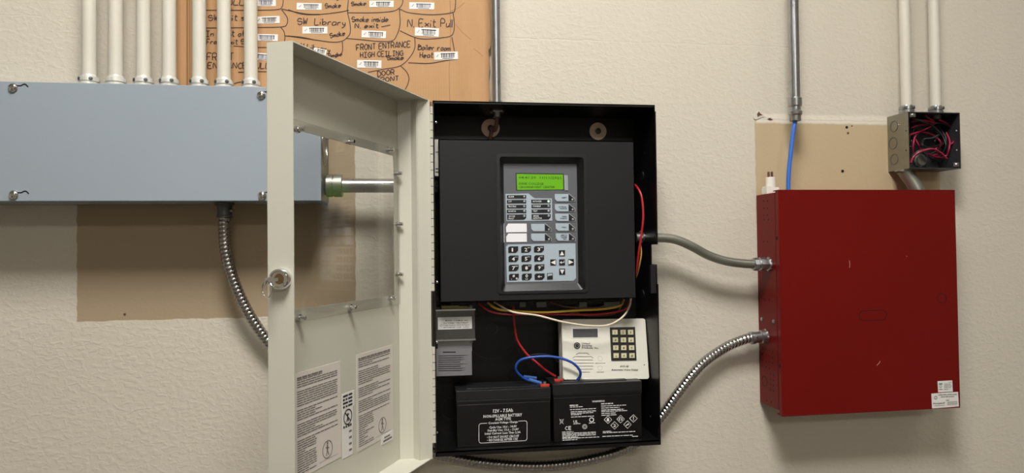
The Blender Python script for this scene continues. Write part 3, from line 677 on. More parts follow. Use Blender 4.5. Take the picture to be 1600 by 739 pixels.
ST = [('ALARM', 88, 312, 333, 370), ('SUP', 88, 312, 388, 426), ('TROUBLE', 88, 312, 445, 482), ('MONITOR', 88, 312, 500, 538), ('GROUND|FAULT', 90, 312, 556, 615),
      ('AC POWER', 370, 592, 385, 424), ('DISABLE', 372, 592, 441, 479), ('TEST', 373, 592, 498, 535), ('SMOKE|DETECTOR', 374, 594, 553, 612)]
for s_, x0, x1, y0, y1 in ST:
    tall = y1-y0 > 45
    pts = [(x0, y0), (x1, y0-2), (x1, y1-22 if tall else y1-2), (x1-22 if tall else x1-2, y1), (x0+2, y1+1)]
    o = kslab(pts, 5, 'key_black', 'indicator_strip', cu, 0.0012, 0.0008)
    mb = MB(); pp = pl(RD+0.0012)
    for k, w_ in enumerate(s_.split('|')):
        a = cr(5, x0+18, (y0+28 if tall else y1-11)+k*27); mb.text(w_, pp, a[0], a[1], 2.5, width=len(w_)*1.72)
    mb.obj('legend', 'print_white', o)
    a = cr(5, x1-22, y0+18); p = pl(RD+0.0012).hit(*a)
    MB().lathe(p, (0, -1, 0), [(0, 0.0021), (0.0008, 0.0019), (0.0014, 0.001)], 12).obj('led', 'led_green' if s_ == 'AC POWER' else 'led_off', o, True)
BT = [('RESET', 5, 640, 800, 318, 400), ('EXTERNAL|SILENCE', 5, 642, 801, 434, 516), ('PANEL|SILENCE', 5, 645, 803, 546, 628), ('DRILL', 6, 592, 730, 60, 136), ('REMOTE|SYSTEM|TEST', 6, 593, 731, 165, 240), ('', 6, 334, 478, 65, 140), ('', 6, 334, 479, 168, 243)]
for s_, k, x0, x1, y0, y1 in BT:
    sc1 = 1.0 if k == 5 else 0.91
    o = kslab([(x0, y0), (x1, y0), (x1, y1), (x0+26*sc1, y1), (x0+3, y1-22*sc1)], k, 'keypad_light', 'button', cu, 0.0014, 0.0014)
    kslab([(x1, y0), (x1+70*sc1, y0+56*sc1), (x1+70*sc1, y1), (x1, y1)], k, 'key_black', 'button_corner', o, 0.0013, 0.0013)
    b = kslab([(x1, y0-6), (x1+6, y0-6), (x1+76*sc1, y0+52*sc1), (x1+76*sc1, y1+6), (x0+20, y1+6), (x0+20, y1+2), (x1+70*sc1, y1+2), (x1+70*sc1, y0+56*sc1), (x1, y0)], k, 'led_off', 'button_trim', o, 0.0011, 0.0005)
    a = cr(k, x1+47*sc1, y1-16*sc1); MB().lathe(pl(RD+0.0013).hit(*a), (0, -1, 0), [(0, 0.002), (0.0008, 0.0018), (0.0014, 0.001)], 12).obj('led', 'led_off', o, True)
    if s_:
        mb = MB(); L_ = s_.split('|')
        for q, w_ in enumerate(L_):
            a = cr(k, x1-22, (y0+y1)/2+(q-(len(L_)-1)/2)*18/sc1*sc1*(1.15)+9); mb.text(w_, pl(RD+0.0014), a[0], a[1], 1.9, width=len(w_)*1.5, align='R')
        mb.obj('legend', 'print_black', o)
kslab([(72, 100), (95, 62), (288, 62), (291, 152), (74, 155)], 6, 'blank_white', 'blank_label', cu, 0.001, 0.001)
kslab([(74, 200), (97, 166), (289, 165), (291, 254), (76, 258)], 6, 'blank_white', 'blank_label', cu, 0.001, 0.001)
kslab([(43, 62), (51, 60), (55, 260), (47, 262)], 6, 'blank_white', 'label_tab', cu, 0.001, 0.001)
kslab([(72, 305), (95, 282), (800, 270), (806, 635), (780, 662), (82, 678)], 6, 'keypad_light', 'key_field', cu, 0.0006, 0.0006)
for r_ in range(4):
    for c_ in range(3):
        x0 = 95+c_*135+r_*2.5; y0 = 302+r_*96-c_*2; x1 = x0+104; y1 = y0+66
        o = kslab([(x0, y0+14), (x0+16, y0), (x1, y0-1), (x1, y1-24), (x1-26, y1), (x0+1, y1+1)], 6, 'key_black', 'key', cu, 0.0014, 0.001)
        ch = ['123', '456', '789', '#0~'][r_][c_]; mb = MB(); kp = pl(RD+0.0014)
        if ch == '~':
            c0 = lambda u, v: cr(6, x0+u, y0+v)
            mb.ribbon([c0(42, 33), c0(76, 33)], kp, 1.1, 0.0003).slab([c0(28, 33), c0(50, 18), c0(50, 48)], pl(RD+0.0017), 0.0002)
        elif ch == '#':
            a = cr(6, x0+38, y0+32); mb.text('#', kp, a[0], a[1], 4.0); a = cr(6, x0+70, y0+62); mb.text('*', kp, a[0], a[1]+2, 5.5)
            a = cr(6, x0+24, y0+60); mb.text('L', kp, a[0], a[1], 1.8)
        else:
            a = cr(6, x0+36, y0+54 if ch != '0' else y0+42); mb.text(ch, kp, a[0], a[1], 5.6, width=4.6 if ch != '1' else 2.2)
            if ch == '0':
                mb.ribbon([cr(6, x0+38, y0+50), cr(6, x0+40, y0+58), cr(6, x0+60, y0+58), cr(6, x0+62, y0+50)], kp, 0.6, 0.0003)
            elif ch != '1':
                a = cr(6, x0+66, y0+20); mb.text({'2': 'ABC', '3': 'DEF', '4': 'GHI', '5': 'JKL', '6': 'MNO', '7': 'PQRS', '8': 'TUV', '9': 'WXYZ'}[ch], kp, a[0], a[1], 1.5, width=4.5)
        mb.obj('legend', 'print_white', o)
AR = [('U', 628, 342), ('L', 536, 439), ('E', 628, 438), ('R', 722, 436), ('D', 630, 536)]
for k_, x0, y0 in AR:
    x1, y1 = x0+62, y0+63
    o = kslab([(x0, y0), (x1, y0-1), (x1+1, y1-1), (x0+1, y1)], 6, 'key_black', 'arrow_key', cu, 0.0014, 0.001); mb = MB()
    q = lambda u, v: cr(6, x0+u*62, y0+v*63); pp = pl(RD+0.0017)
    if k_ == 'U': mb.slab([q(.5, .15), q(.88, .85), q(.12, .85)], pp, .0002)
    if k_ == 'D': mb.slab([q(.5, .88), q(.12, .15), q(.88, .15)], pp, .0002)
    if k_ == 'L': mb.slab([q(.1, .5), q(.9, .1), q(.9, .9)], pp, .0002)
    if k_ == 'R': mb.slab([q(.9, .5), q(.1, .9), q(.1, .1)], pp, .0002)
    if k_ == 'E': mb.slab([q(.12, .52), q(.42, .28), q(.42, .76)], pp, .0002).ribbon([q(.4, .52), q(.84, .52), q(.84, .22)], pl(RD+.0014), 1.0, .0003)
    mb.obj('legend', 'print_white', o)
o = kslab([(502, 584), (562, 580), (564, 646), (504, 650)], 6, 'key_black', 'option_key', cu, 0.0014, 0.001)
kslab([(508, 590), (556, 587), (557, 606), (520, 612), (509, 620)], 6, 'keypad_light', 'legend', o, 0.0017, 0.0002)
# control unit's circuit board peeping out below the cover
bd = MB().box((X0+0.02, -0.052, Z0-0.012), (X1-0.02, -0.05, Z1-0.02)).obj('circuit_board', 'black_paint', cu)
for (x, w_) in ((838, 14), (905, 10), (944, 22), (812, 8)):
    MB().box(P(x, 472, 0.06), P(x+w_, 479, 0.05)).obj('terminal_block', 'die_cast', bd)

# ------------------------------------------------------------------ transformer
tr = thing('transformer', 'laminated steel transformer with white label beside the cabinet hinge', 'transformer', P(711, 543, 0.02))
TD = 0.072; TP = pl(TD)
a = TP.hit(679.8, 485); b = TP.hit(742.3, 530.4)
MB().box((KX0+0.002, -TD, b.z), (b.x, -0.02, a.z)).obj('core', 'lamination', tr)
for z_ in (a.z, b.z): MB().box((KX0+0.002, -TD-0.0012, z_-0.0012), (b.x+0.001, -0.02, z_+0.0012)).obj('frame_edge', 'galvanized', tr)
lb = MB().slab([(684, 496), (737.3, 494.5), (737.6, 513.5), (684.3, 515.2)], pl(TD+0.0006), 0.0006).obj('label_sticker', 'sticker_white', tr)
mb = MB(); lp2 = pl(TD+0.0006)
for k, (s_, x, w_) in enumerate((('MODEL  11027MOD  9621', 696, 35), ('Line Voltage - Class 2 Rated', 693, 38), ('Power Limited  50/60 Hz Rated', 693, 40), ('NUTONE INT CORP   0-07P61', 693, 40))):
    mb.text(s_, lp2, x, 502+k*3.5, 1.9, width=w_, shear=(0, -0.015))
mb.annulus(pl(TD+.0008).hit(689.5, 508.5), (0, -1, 0), 0.0014, 0.0019, 0.0002, 14); mb.obj('label_print', 'print_black', lb)
MB().box(P(690, 484, 0.062), P(716, 475, 0.03)).obj('coil', 'coil_tape', tr); MB().box(P(718, 484, 0.060), P(733, 476, 0.03)).obj('coil', 'coil_tape', tr)
MB().box(P(712, 530, 0.062), P(729, 538.5, 0.03)).obj('coil', 'coil_tape', tr)
MB().box(P(681, 530, 0.066), P(736, 545, 0.045)).obj('insulator', 'silver_label', tr)
for (x, y) in ((735.5, 480), (736, 533)): MB().cyl(P(x, y, 0.066), P(x, y, 0.02), 0.0035, 12).obj('mounting_bolt', 'die_cast', tr, True)

# ------------------------------------------------------------------ batteries
def battery(x0, x1, label, zt):
    t = thing('battery', label, 'battery', ((x0+x1)/2, -0.068, FLZ), 'sealed batteries in the cabinet')
    yf, yb = -0.1005, -0.0355; zl = zt-0.016
    MB().box((x0+0.0008, yf, FLZ), (x1-0.0008, yb, zl-0.006)).obj('case', 'battery_black', t, bevel=0.0012)
    MB().box((x0+0.0003, yf-0.0004, zl-0.006), (x1-0.0003, yb+0.0004, zl)).obj('case_rim', 'battery_black', t, bevel=0.0008)
    MB().box((x0, yf, zl), (x1, yb, zt)).box((x0+0.018, yf+0.012, zt), (x1-0.022, yb-0.012, zt+0.0012)).obj('lid', 'battery_lid', t, bevel=0.0012)
    return t, yf, yb
BP = pl(0.1013)
zt = EYE-0.2306
bx = [P(713, 650, 0.1005).x, P(861, 650, 0.1005).x, P(864, 640, 0.1005).x, P(1003.5, 640, 0.1005).x]
b1, yf, yb = battery(bx[0], bx[1], 'black 12V sealed battery on the left, rating text on front', zt)
b2, yf, yb = battery(bx[2], bx[3], 'black sealed battery on the right, hazard diamonds on front', EYE-0.226)
BP = pl(-yf); SH = (0.0, -0.048)
mb = MB(); A_ = dict(align='C', shear=SH)
for s_, x, y, h, w_ in (('12V - 7.5Ah', 786, 644, 5.2, 31), ('NON-SPILLABLE BATTERY', 785.5, 651.5, 4.4, 60.5), ('AGM TYPE', 786, 656.6, 4.2, 24.5), ('Constant Voltage Charge', 786, 661.5, 3.3, 46),
        ('Cycle Use: 14.6 - 14.8V', 786, 668.5, 3.5, 43), ('Standby Use: 13.6 - 13.8V', 786, 673.2, 3.5, 49), ('Initial Current: Less Than 2.3A', 785.5, 678, 3.5, 56), ('\u2022 DO NOT SHORT CIRCUIT', 786, 684, 3.6, 50), ('\u2022 RECHARGE AFTER USE', 785, 688.6, 3.6, 48)):
    mb.text(s_, BP, x, y, h, width=w_, **A_)
fr_ = [(761, 661.2), (752, 661.7), (749.5, 662.5), (748.3, 665), (748.3, 689), (749.5, 691.5), (752, 692.3), (786, 690.3), (820, 688.5), (822.5, 687.5), (823.5, 685), (823.5, 660.5), (822.5, 658.2), (820, 657.4), (810, 658)]
mb.ribbon(fr_, BP, 0.8, 0.0005); mb.obj('front_print', 'print_white', b1)
mb = MB()
def F3(x, y): return (700+x*.20625, 580+y*.20625)
def tline(x0, x1, y, h=1.0, sl=-0.06):
    x = x0
    while x < x1:
        l = min(random.uniform(12, 46), x1-x); a = F3(x, y+(x-x0)*sl); b_ = F3(x+l, y+(x+l-x0)*sl)
        mb.slab([a, b_, (b_[0], b_[1]+h), (a[0], a[1]+h)], pl(-yf+.0003), .0002); x += l+5
a = F3(1092, 236); mb.text('WARNING!', BP, a[0], a[1], 2.8, width=19.5, shear=SH)
for (x0, x1, y, h) in ((922, 985, 256, 1.5), (925, 1020, 270, 1), (925, 1120, 289, 1), (930, 1120, 306, 1), (930, 1105, 318, 1), (932, 1010, 328, 1), (932, 1105, 345, 1), (1160, 1250, 244, 1.5), (1160, 1350, 262, 1), (1162, 1300, 277, 1), (1162, 1335, 292, 1.3), (1162, 1360, 304, 1), (1163, 1275, 318, 1), (1163, 1280, 332, 1),
        (865, 950, 459, 1), (865, 1120, 470, 1), (865, 1120, 480, 1), (866, 1122, 490, 1), (866, 985, 500, 1.2), (866, 1145, 508, 1), (867, 980, 520, 1), (1173, 1240, 455, 1), (1173, 1418, 464, 1.2), (1170, 1400, 492, 1), (1395, 1440, 492, 1)):
    tline(x0, x1, y, h, -0.045)
a = F3(885, 446); mb.text('C', BP, a[0], a[1], 6, width=4.2); a = F3(912, 445); mb.text('E', BP, a[0], a[1], 6, width=4.2)
a = F3(950, 394); mb.text('UL', BP, a[0], a[1], 4.6, width=7.4); tline(950, 1003, 398, .8)
def circ(x, y, r, w_=0.7):
    mb.ribbon([(F3(x, y)[0]+r*math.cos(t*math.pi/10), F3(x, y)[1]+r*math.sin(t*math.pi/10)) for t in range(21)], BP, w_, 0.0004)
circ(1036, 420, 3.4); circ(1036, 420, 1.8, .6); circ(1088, 368, 3.2, 1.3); tline(1068, 1115, 391, .9)
mb.ribbon([F3(848, 368), F3(852, 392), F3(868, 392), F3(873, 366), F3(846, 369)], BP, .6, .0004).ribbon([F3(845, 362), F3(876, 400)], BP, .6, .0004).ribbon([F3(876, 362), F3(846, 402)], BP, .6, .0004)
for k, (x, y) in enumerate(((1212, 367), (1262, 410), (1308, 363), (1360, 404), (1405, 358))):
    mb.ribbon([F3(x-29, y), F3(x, y-29), F3(x+29, y), F3(x, y+29), F3(x-29, y)], BP, .8, .0004)
    q = lambda u, v: F3(x+u, y+v)
    if k == 0: mb.slab([q(-9, 12), q(-9, -2), q(-4, -13), q(4, -13), q(9, -2), q(9, 12)], pl(-yf+.0004), .0002)
    if k == 1: mb.ribbon([q(-8, -10), q(3, -6), q(8, 0), q(-4, 6), q(-8, 10), q(8, 10)], BP, 1.0, .0004)
    if k == 2: mb.ribbon([q(-11, 6), q(-11, -4), q(-3, -11), q(4, -11), q(11, -4), q(11, 6)], BP, 1.1, .0004).slab([q(-11, 2), q(-4, 2), q(-4, 10), q(-11, 10)], pl(-yf+.0004), .0002).slab([q(11, 2), q(4, 2), q(4, 10), q(11, 10)], pl(-yf+.0004), .0002)
    if k == 3: mb.ribbon([q(-12, 7), q(-2, 2), q(8, -4)], BP, 1.6, .0004).ribbon([q(2, -10), q(9, -3), q(12, 2)], BP, 1.0, .0004)
    if k == 4: mb.slab([q(-3, -16), q(3, -16), q(2, 6), q(-2, 6)], pl(-yf+.0004), .0002).slab([q(-3, 10), q(3, 10), q(3, 15), q(-3, 15)], pl(-yf+.0004), .0002)
mb.obj('front_print', 'print_white', b2)
def terminal(parent, px, py, z, m, y):
    p = Plane((0, 0, z), (0, 0, 1)).hit(px, py)
    MB().box((p.x-0.0075, p.y-0.004, z), (p.x+0.0075, p.y+0.004, z+0.003)).obj('terminal_base', m, parent)
    MB().box((p.x-0.0022, p.y-0.0025, z+0.003), (p.x+0.0022, p.y-0.0017, z+0.008)).obj('terminal_tab', 'galvanized', parent)
terminal(b1, 851, 603, zt, 'spade_red', 0); terminal(b2, 873, 595, EYE-0.226, 'spade_red', 0)

# ------------------------------------------------------------------ white voice dialer
def cd(x, y): return (860+x*.1489, 490+y*.1489)
lean = 0.20
VP = Plane(P(945, 545, 0.0675), (0, -1, lean))
dv = thing('voice_dialer', 'white voice dialer box with small keypad leaning back on top of the right battery', 'dialer', P(945, 593, 0.02))
fpts = [VP.hit(*cd(x, y)) for x, y in ((132, 58), (980, 50), (1000, 66), (1040, 672), (1026, 688), (150, 695), (132, 680), (115, 76))]
back = VP.n*-0.030
inn = [p+(q-p)*0.012 for p, q in zip(fpts, [sum(fpts, Vector())/8]*8)]
MB().loft([[p+back for p in fpts], [p-VP.n*0.0015 for p in fpts], inn]).obj('case', 'dialer_white', dv)
MB().loft([[p+back*0.55+(p-sum(fpts, Vector())/8)*0.006 for p in fpts], [p+back*0.52+(p-sum(fpts, Vector())/8)*0.006 for p in fpts]]).obj('case_seam', 'dialer_side', dv)
def vs(pts, m, name, parent, lift, t=0.0006):
    return MB().prism([VP.hit(cd(*p)[0], cd(*p)[1], lift) for p in pts], -VP.n*t).obj(name, m, parent)
vs([(218, 145), (512, 143), (512, 252), (224, 256)], 'sticker_white', 'display_frame', dv, 0.0006)
vs([(235, 160), (495, 158), (497, 246), (238, 249)], 'lcd_off', 'display', dv, 0.0010)
kpad = vs([(624, 144), (888, 140), (905, 490), (640, 495)], 'dialer_plate', 'keypad_plate', dv, 0.0010, 0.001)
rows = [(678, 763, 842, 195), (683, 767, 847, 276), (687, 770, 853, 358), (690, 772, 857, 440)]
chs = ['123', '456', '789', '*0#']
for r_, (xa, xb, xc, y) in enumerate(rows):
    for x, ch in zip((xa, xb, xc), chs[r_]):
        ko = vs([(x-27, y-25), (x+27, y-26), (x+28, y+24), (x-26, y+25)], 'dialer_key', 'key', kpad, 0.0035, 0.0025)
mb = MB()
for r_, (xa, xb, xc, y) in enumerate(rows):
    for x, ch in zip((xa, xb, xc), chs[r_]):
        a = cd(x, y+14 if ch != '*' else y+24); mb.text(ch, VP, a[0], a[1], 3.6, lift=0.0039, align='C')
mb.obj('key_legend', 'print_black', kpad)
mb = MB(); c = VP.hit(*cd(280, 336), 0.0006)
mb.annulus(c, VP.n, 0.0040, 0.0056, 0.0002, 24); mb.annulus(c, VP.n, 0.0010, 0.0030, 0.0002, 20)
mb.ribbon([cd(255, 318), cd(300, 352)], VP, 0.6, 0.0009).ribbon([cd(296, 312), cd(268, 366)], VP, 0.6, 0.0009)
mb.obj('logo', 'print_black', dv)
mb = MB()
for s_, x, y, h, w_ in (('United', 330, 320, 2.7, 12.5), ('Security', 330, 343, 2.7, 16), ('Products, Inc.', 330, 366, 2.7, 26)):
    a = cd(x, y); mb.text(s_, VP, a[0], a[1], h, width=w_, lift=.0006, shear=(0, .012))
for s_, x, y, h, w_ in (('AVD-45', 730, 562, 2.6, 13.5), ('Automatic Voice Dialer', 640, 598, 2.8, 42)):
    a = cd(x, y); mb.text(s_, VP, a[0], a[1], h, width=w_, lift=.0006)
for x, y, w_ in ((474, 524, 15), (490, 617, 11)):
    a = cd(x, y); mb.text('MICROPHONE' if y < 600 else 'RECORD', VP, a[0], a[1], 1.3, width=w_, lift=.0006)
mb.obj('front_print', 'print_black', dv)
mb = MB()
for y, x0, x1 in ((413, 292, 388), (450, 255, 430), (485, 240, 446), (518, 230, 456), (550, 248, 450), (582, 275, 445), (613, 298, 416)):
    pts = [cd(x0, y), cd(x1, y)] if y != 413 and y != 450 else [cd(x0-22, y+18), cd(x0, y), cd(x1, y), cd(x1+18, y+18)]
    mb.ribbon(pts, VP, 0.75, 0.0005)
mb.obj('speaker_slot', 'slot_line', dv)
for x, y in ((522, 470), (520, 570)):
    MB().annulus(VP.hit(*cd(x, y), .0001), VP.n, 0.0036, 0.0041, 0.0003, 24).obj('push_button', 'dialer_side', dv)
MB().lathe(VP.hit(*cd(985, 538), 0), VP.n, [(0, .001), (.0004, .0009)], 10).obj('indicator', 'dark_hole', dv)

# ------------------------------------------------------------------ loose wires inside the cabinet
def wire(pts, rpx, m, name, label, cat='wire', group=None, n=10):
    p = path3(pts, n); o = MB().tube(p, rpx/945.0, 8).obj(name, m, None, True); return tag(o, label, cat, group)
wire([(748, 474, .06), (765, 486, .07), (790, 491, .075), (830, 491, .075), (880, 491, .07), (935, 491, .065), (975, 484, .06), (984, 470, .055)], 1.7, 'wire_red', 'wire', 'red wire running level below the keypad unit')
wire([(762, 473, .06), (778, 483, .078), (805, 486, .08), (850, 488, .08), (900, 485, .078), (940, 483, .07), (968, 478, .06), (975, 468, .055)], 1.9, 'wire_yellow', 'wire', 'yellow wire sagging level below the keypad unit')
wire([(772, 472, .06), (800, 487, .088), (840, 493, .092), (880, 503, .094), (920, 509, .096), (950, 508, .094), (972, 496, .085), (983, 480, .07), (986, 466, .06)], 1.6, 'wire_white', 'wire', 'white wire looping across the top of the white dialer')
wire([(860, 472, .055), (890, 480, .06), (930, 481, .06), (960, 474, .055), (968, 467, .05)], 1.4, 'wire_brown', 'wire', 'thin brown wire close under the keypad unit')
wire([(885, 492, .055), (900, 488, .055), (915, 493, .055), (960, 490, .055), (975, 470, .05)], 1.3, 'wire_brown', 'wire', 'brown wire in front of the dialer top edge')
wire([(802, 478, .05), (803, 500, .05), (808, 530, .055), (822, 552, .06), (838, 566, .065), (852, 578, .065), (868, 588, .064)], 1.8, 'wire_red', 'wire', 'red wire dropping to the right battery')
wire([(805, 588, .055), (806, 572, .06), (822, 558, .06), (842, 553, .06), (862, 556, .06), (872, 566, .055)], 1.1, 'wire_black', 'wire', 'thin black wire arching behind the blue lead')
lead = tag(MB().tube(path3([(834, 597, .062), (817, 590, .066), (806, 577, .072), (813, 563, .076), (838, 557.5, .08), (868, 558, .084), (893, 566, .086), (906, 579, .084), (905, 590, .078), (893, 596, .072), (878, 597, .066)], 12), 2.1/945, 10).obj('battery_lead', 'wire_blue', None, True), 'blue battery lead with spade ends looping between the two batteries', 'wire')
MB().cyl(P(826, 593, .066), P(845, 599, .062), 0.0034, 10).obj('spade_sleeve', 'spade_blue', lead, True)
MB().cyl(P(818, 588.5, .056), P(838, 591, .054), 0.0030, 10).obj('spade_sleeve', 'spade_blue', lead, True)
wire([(984, 284, .05), (994, 291, .07), (1002, 306, .085), (1005, 335, .09), (1003, 360, .09), (998, 395, .085), (994, 425, .075), (990, 436, .06)], 1.9, 'wire_red', 'wire', 'red wire bowed beside the right edge of the keypad unit')
wire([(1000, 378, .075), (1002, 395, .08), (999, 415, .075), (995, 430, .065), (989, 440, .06)], 1.3, 'wire_yellow', 'wire', 'yellow wire behind the bowed red wire at the cabinet right side')

# ------------------------------------------------------------------ bare steel conduits
def steel_conduit_top():
    c = P(775.5, 120, 0.06); r = 7.4/915
    t = thing('steel_conduit', 'bare steel conduit dropping into the top of the black cabinet', 'conduit', (c.x, c.y, KZ1))
    MB().cyl((c.x, c.y, KZ1+0.003), (c.x, c.y, CEIL_Z), r, 24).obj('pipe', 'galvanized', t, True)
    MB().lathe((c.x, c.y, KZ1), (0, 0, 1), [(0, r*1.45), (0.006, r*1.45), (0.007, r*1.2), (0.014, r*1.2), (0.0145, r)], 20).obj('connector', 'galvanized', t, True)
    locknut(t, (c.x, c.y, KZ1-th-0.004), (0, 0, 1), r*1.6, 0.004, 'galvanized')
    MB().lathe((c.x, c.y, KZ1-0.014), (0, 0, 1), [(0, r*0.9), (0.012, r*0.9)], 18).obj('bushing', 'galvanized', t, True)
    p = [(c.x, c.y, KZ1+0.03), (c.x, c.y, KZ1-0.02), (c.x-0.003, c.y+0.005, KZ1-0.035)]+[tuple(P(770, 200, .05)), tuple(P(764, 225, .045)), tuple(P(760, 250, .045))]
    tag(MB().tube(smooth_path(p, 8), 0.0036, 8).obj('cable', 'wire_brown', None, True), 'brown cable coming down out of the steel conduit in the cabinet top', 'cable')
steel_conduit_top()
film = MB().prism([P(725, 157, .10), P(806, 157.5, .11), P(800, 152, .04), P(785, 149, .02), P(745, 152, .03)], (0, 0, 0.0006))
for i, v in enumerate(film.v): v.z = KZ1+0.0008+(0.0006 if i >= 5 else 0)
fv = [(P(724, 157, .10).x, -.112), (P(806, 157, .11).x, -.112), (P(800, 152, .04).x, -.03), (P(740, 152, .03).x, -.02)]
tag(MB().prism([(x, y, KZ1+0.0006+0.006*(abs(i-1.5) < 1 and y > -.05)) for i, (x, y) in enumerate(fv)], (0, 0, 0.0008)).obj('plastic_film', 'clear_film', None), 'scrap of clear plastic film lying on top of the black cabinet', 'film')

hp = P(575, 290, 0.05)
hz, hr = hp.z, 10.8/913
hc = thing('steel_conduit', 'thick level steel conduit from trough end to cabinet, seen through door window', 'conduit', (GX1, -0.05, hz))
MB().cyl((P(533, 290, .05).x, -0.05, hz), (KX0+0.012, -0.05, hz), hr, 28).obj('pipe', 'galvanized', hc, True)
xa, xb = GX1, P(535.5, 290, .05).x
MB().lathe((xa, -0.05, hz), (1, 0, 0), [(0, hr*1.25), (0.004, hr*1.6), ((xb-xa)*0.46, hr*1.6), ((xb-xa)*0.47, hr*1.45), ((xb-xa)*0.52, hr*1.45), ((xb-xa)*0.54, hr*1.62), ((xb-xa)*0.97, hr*1.62), (xb-xa, hr*1.5)], 12).obj('connector', 'dull_steel', hc, True)
locknut(hc, (KX0+0.004, -0.05, hz), (1, 0, 0), hr*1.35, 0.004, 'die_cast')
MB().cyl((KX0+0.002, -0.05, hz), (KX0+0.016, -0.05, hz), hr*1.1, 18).obj('threaded_end', 'die_cast', hc, True)

# S-bend conduit between the black and the red cabinets
ep_ = onx(1203, 413, 0.6412)
sb = thing('bent_conduit', 'dull steel conduit in an S bend from black cabinet to red cabinet', 'conduit', P(1100, 395, 0.045))
y_ = ep_.y
pp = [Vector((KX1-0.004, -0.05, P(1028, 371, .05).z)), P(1042, 372.2, .05), P(1062, 376.5, .05), P(1083, 386, .05), P(1105, 398, -y_+.001), P(1130, 407, -y_), P(1156, 411.3, -y_), P(1182, 413, -y_)]
MB().tube(smooth_path(pp, 12), 7.4/910, 20).obj('pipe', 'dull_steel', sb, True)
r = 7.4/910
a0 = P(1176, 412.8, -y_); ax = Vector((1, 0, 0)); L_ = 0.6412-a0.x
MB().lathe(a0, ax, [(0, r*1.1), (0.001, r*1.42), (L_*.25, r*1.48), (L_*.30, r*1.3), (L_*.36, r*1.3), (L_*.40, r*1.55), (L_*.72, r*1.55), (L_*.76, r*1.3), (L_*.86, r*1.3), (L_, r*1.3)], 8).obj('connector', 'galvanized', sb, True)
locknut(sb, (0.6412-0.0045, a0.y, a0.z), (1, 0, 0), r*1.6, 0.0042, 'galvanized')
MB().cyl((KX1-0.014, -0.05, pp[0].z), (KX1, -0.05, pp[0].z), r*1.1, 18).obj('threaded_end', 'galvanized', sb, True)
locknut(sb, (KX1-0.007, -0.05, pp[0].z), (1, 0, 0), r*1.5, 0.004, 'galvanized')

# armoured flexible conduit
fx = thing('flexible_conduit', 'spiral armoured flexible conduit from trough underside, below black cabinet, up to red cabinet', 'conduit', P(850, 728, 0.02))
ec = onx(1197, 525, 0.6412)
fp = [P(351, 338, .05), P(350.5, 355, .049), P(352, 385, .045), P(359, 420, .04), P(375, 463, .034), P(398, 505, .028), P(432, 549, .022), P(490, 600, .02), P(570, 655, .02), P(650, 698, .02), P(720, 717, .02), P(790, 726, .021), P(860, 727, .021), P(925, 717, .02), P(972, 703, .019), P(1006, 682, .018), P(1034, 650, .018), P(1062, 611, .022), P(1095, 571, .026), P(1130, 545, -ec.y*.85), P(1158, 532, -ec.y), P(1180, 526, -ec.y)]
pitch = 0.0068
def armor(d, a):
    ph = (d/pitch+a/(2*math.pi)) % 1.0
    return 0.86+0.16*math.sin(math.pi*ph)**0.6
MB().tube(even(smooth_path(fp, 16), pitch/6), 8.2/890, 14, armor).obj('armour', 'armor', fx, True)
g = Vector((P(351, 330, .05).x, -0.05, GZ0-0.0012))
MB().lathe(g, (0, 0, -1), [(0, 0.0155), (0.003, 0.0155), (0.0035, 0.0125), (0.006, 0.0125), (0.0062, 0.0115), (0.020, 0.0115), (0.021, 0.0128), (0.024, 0.0128), (0.0245, 0.010)], 20).obj('connector', 'die_cast', fx, True)
MB().cyl(Vector((g.x+0.0105, g.y-0.005, g.z-0.013)), Vector((g.x+0.015, g.y-0.007, g.z-0.013)), 0.0028, 10).obj('clamp_screw', 'galvanized', fx, True)
s0 = P(1172, 528.5, -ec.y); ax = Vector((0.6412, ec.y, ec.z))-s0
MB().lathe(s0, ax, [(0, 0.0105), (0.001, 0.0118), (0.008, 0.0118), (0.0085, 0.0105), (ax.length*0.62, 0.0105), (ax.length*.66, 0.0125), (ax.length, 0.0125)], 18).obj('connector', 'galvanized', fx, True)
locknut(fx, Vector((0.6412-0.0035, ec.y, ec.z)), (1, 0, 0), 0.0132, 0.0034, 'dull_steel')
MB().cyl(s0+ax*.3+Vector((0, -.0105, .002)), s0+ax*.3+Vector((0, -.0135, .003)), 0.0028, 10).obj('clamp_screw', 'die_cast', fx, True)

# ------------------------------------------------------------------ red cabinet
RX, RXR, RZ1, RZ0, RDD = 0.6412, 0.9933, EYE+0.0975, EYE-0.2985, 0.080
red = thing('red_cabinet', 'dark red power supply cabinet on wall right of the black cabinet', 'cabinet', (0.82, 0, RZ0))
MB().box((RX, -RDD+0.012, RZ0+0.003), (RXR-0.001, -0.0005, RZ1-0.001)).obj('body', 'red_paint', red, bevel=0.0015)
mb = MB()
x0, x1, z0, z1 = RX+0.0005, RXR, EYE-0.3032, EYE+0.1004
mb.box((x0-0.001, -RDD, z0), (x1, -RDD+0.0016, z1)).box((x0-0.001, -RDD, z0), (x0+0.001, -RDD+0.010, z1)).box((x1-0.0016, -RDD, z0), (x1, -RDD+0.02, z1)).box((x0, -RDD, z1-0.0016), (x1, -RDD+0.02, z1)).box((x0, -RDD, z0), (x1, -RDD+0.02, z0+0.0016))
dcov = mb.obj('cover', 'red_paint', red, bevel=0.0007)
FP = pl(RDD)
ob = [(1349, 485.5), (1379, 484.5), (1384, 487), (1385.5, 492), (1383, 498), (1379, 500), (1349, 501), (1344, 498.5), (1342, 493), (1344, 488)]
MB().ribbon(ob+[ob[0]], FP, 1.0, 0.0003).obj('oblong_knockout', 'red_hole', dcov)
MB().annulus(FP.hit(1471.5, 466), (0, -1, 0), 0.0082, 0.0092, 0.0004, 26).obj('round_knockout', 'red_hole', dcov)
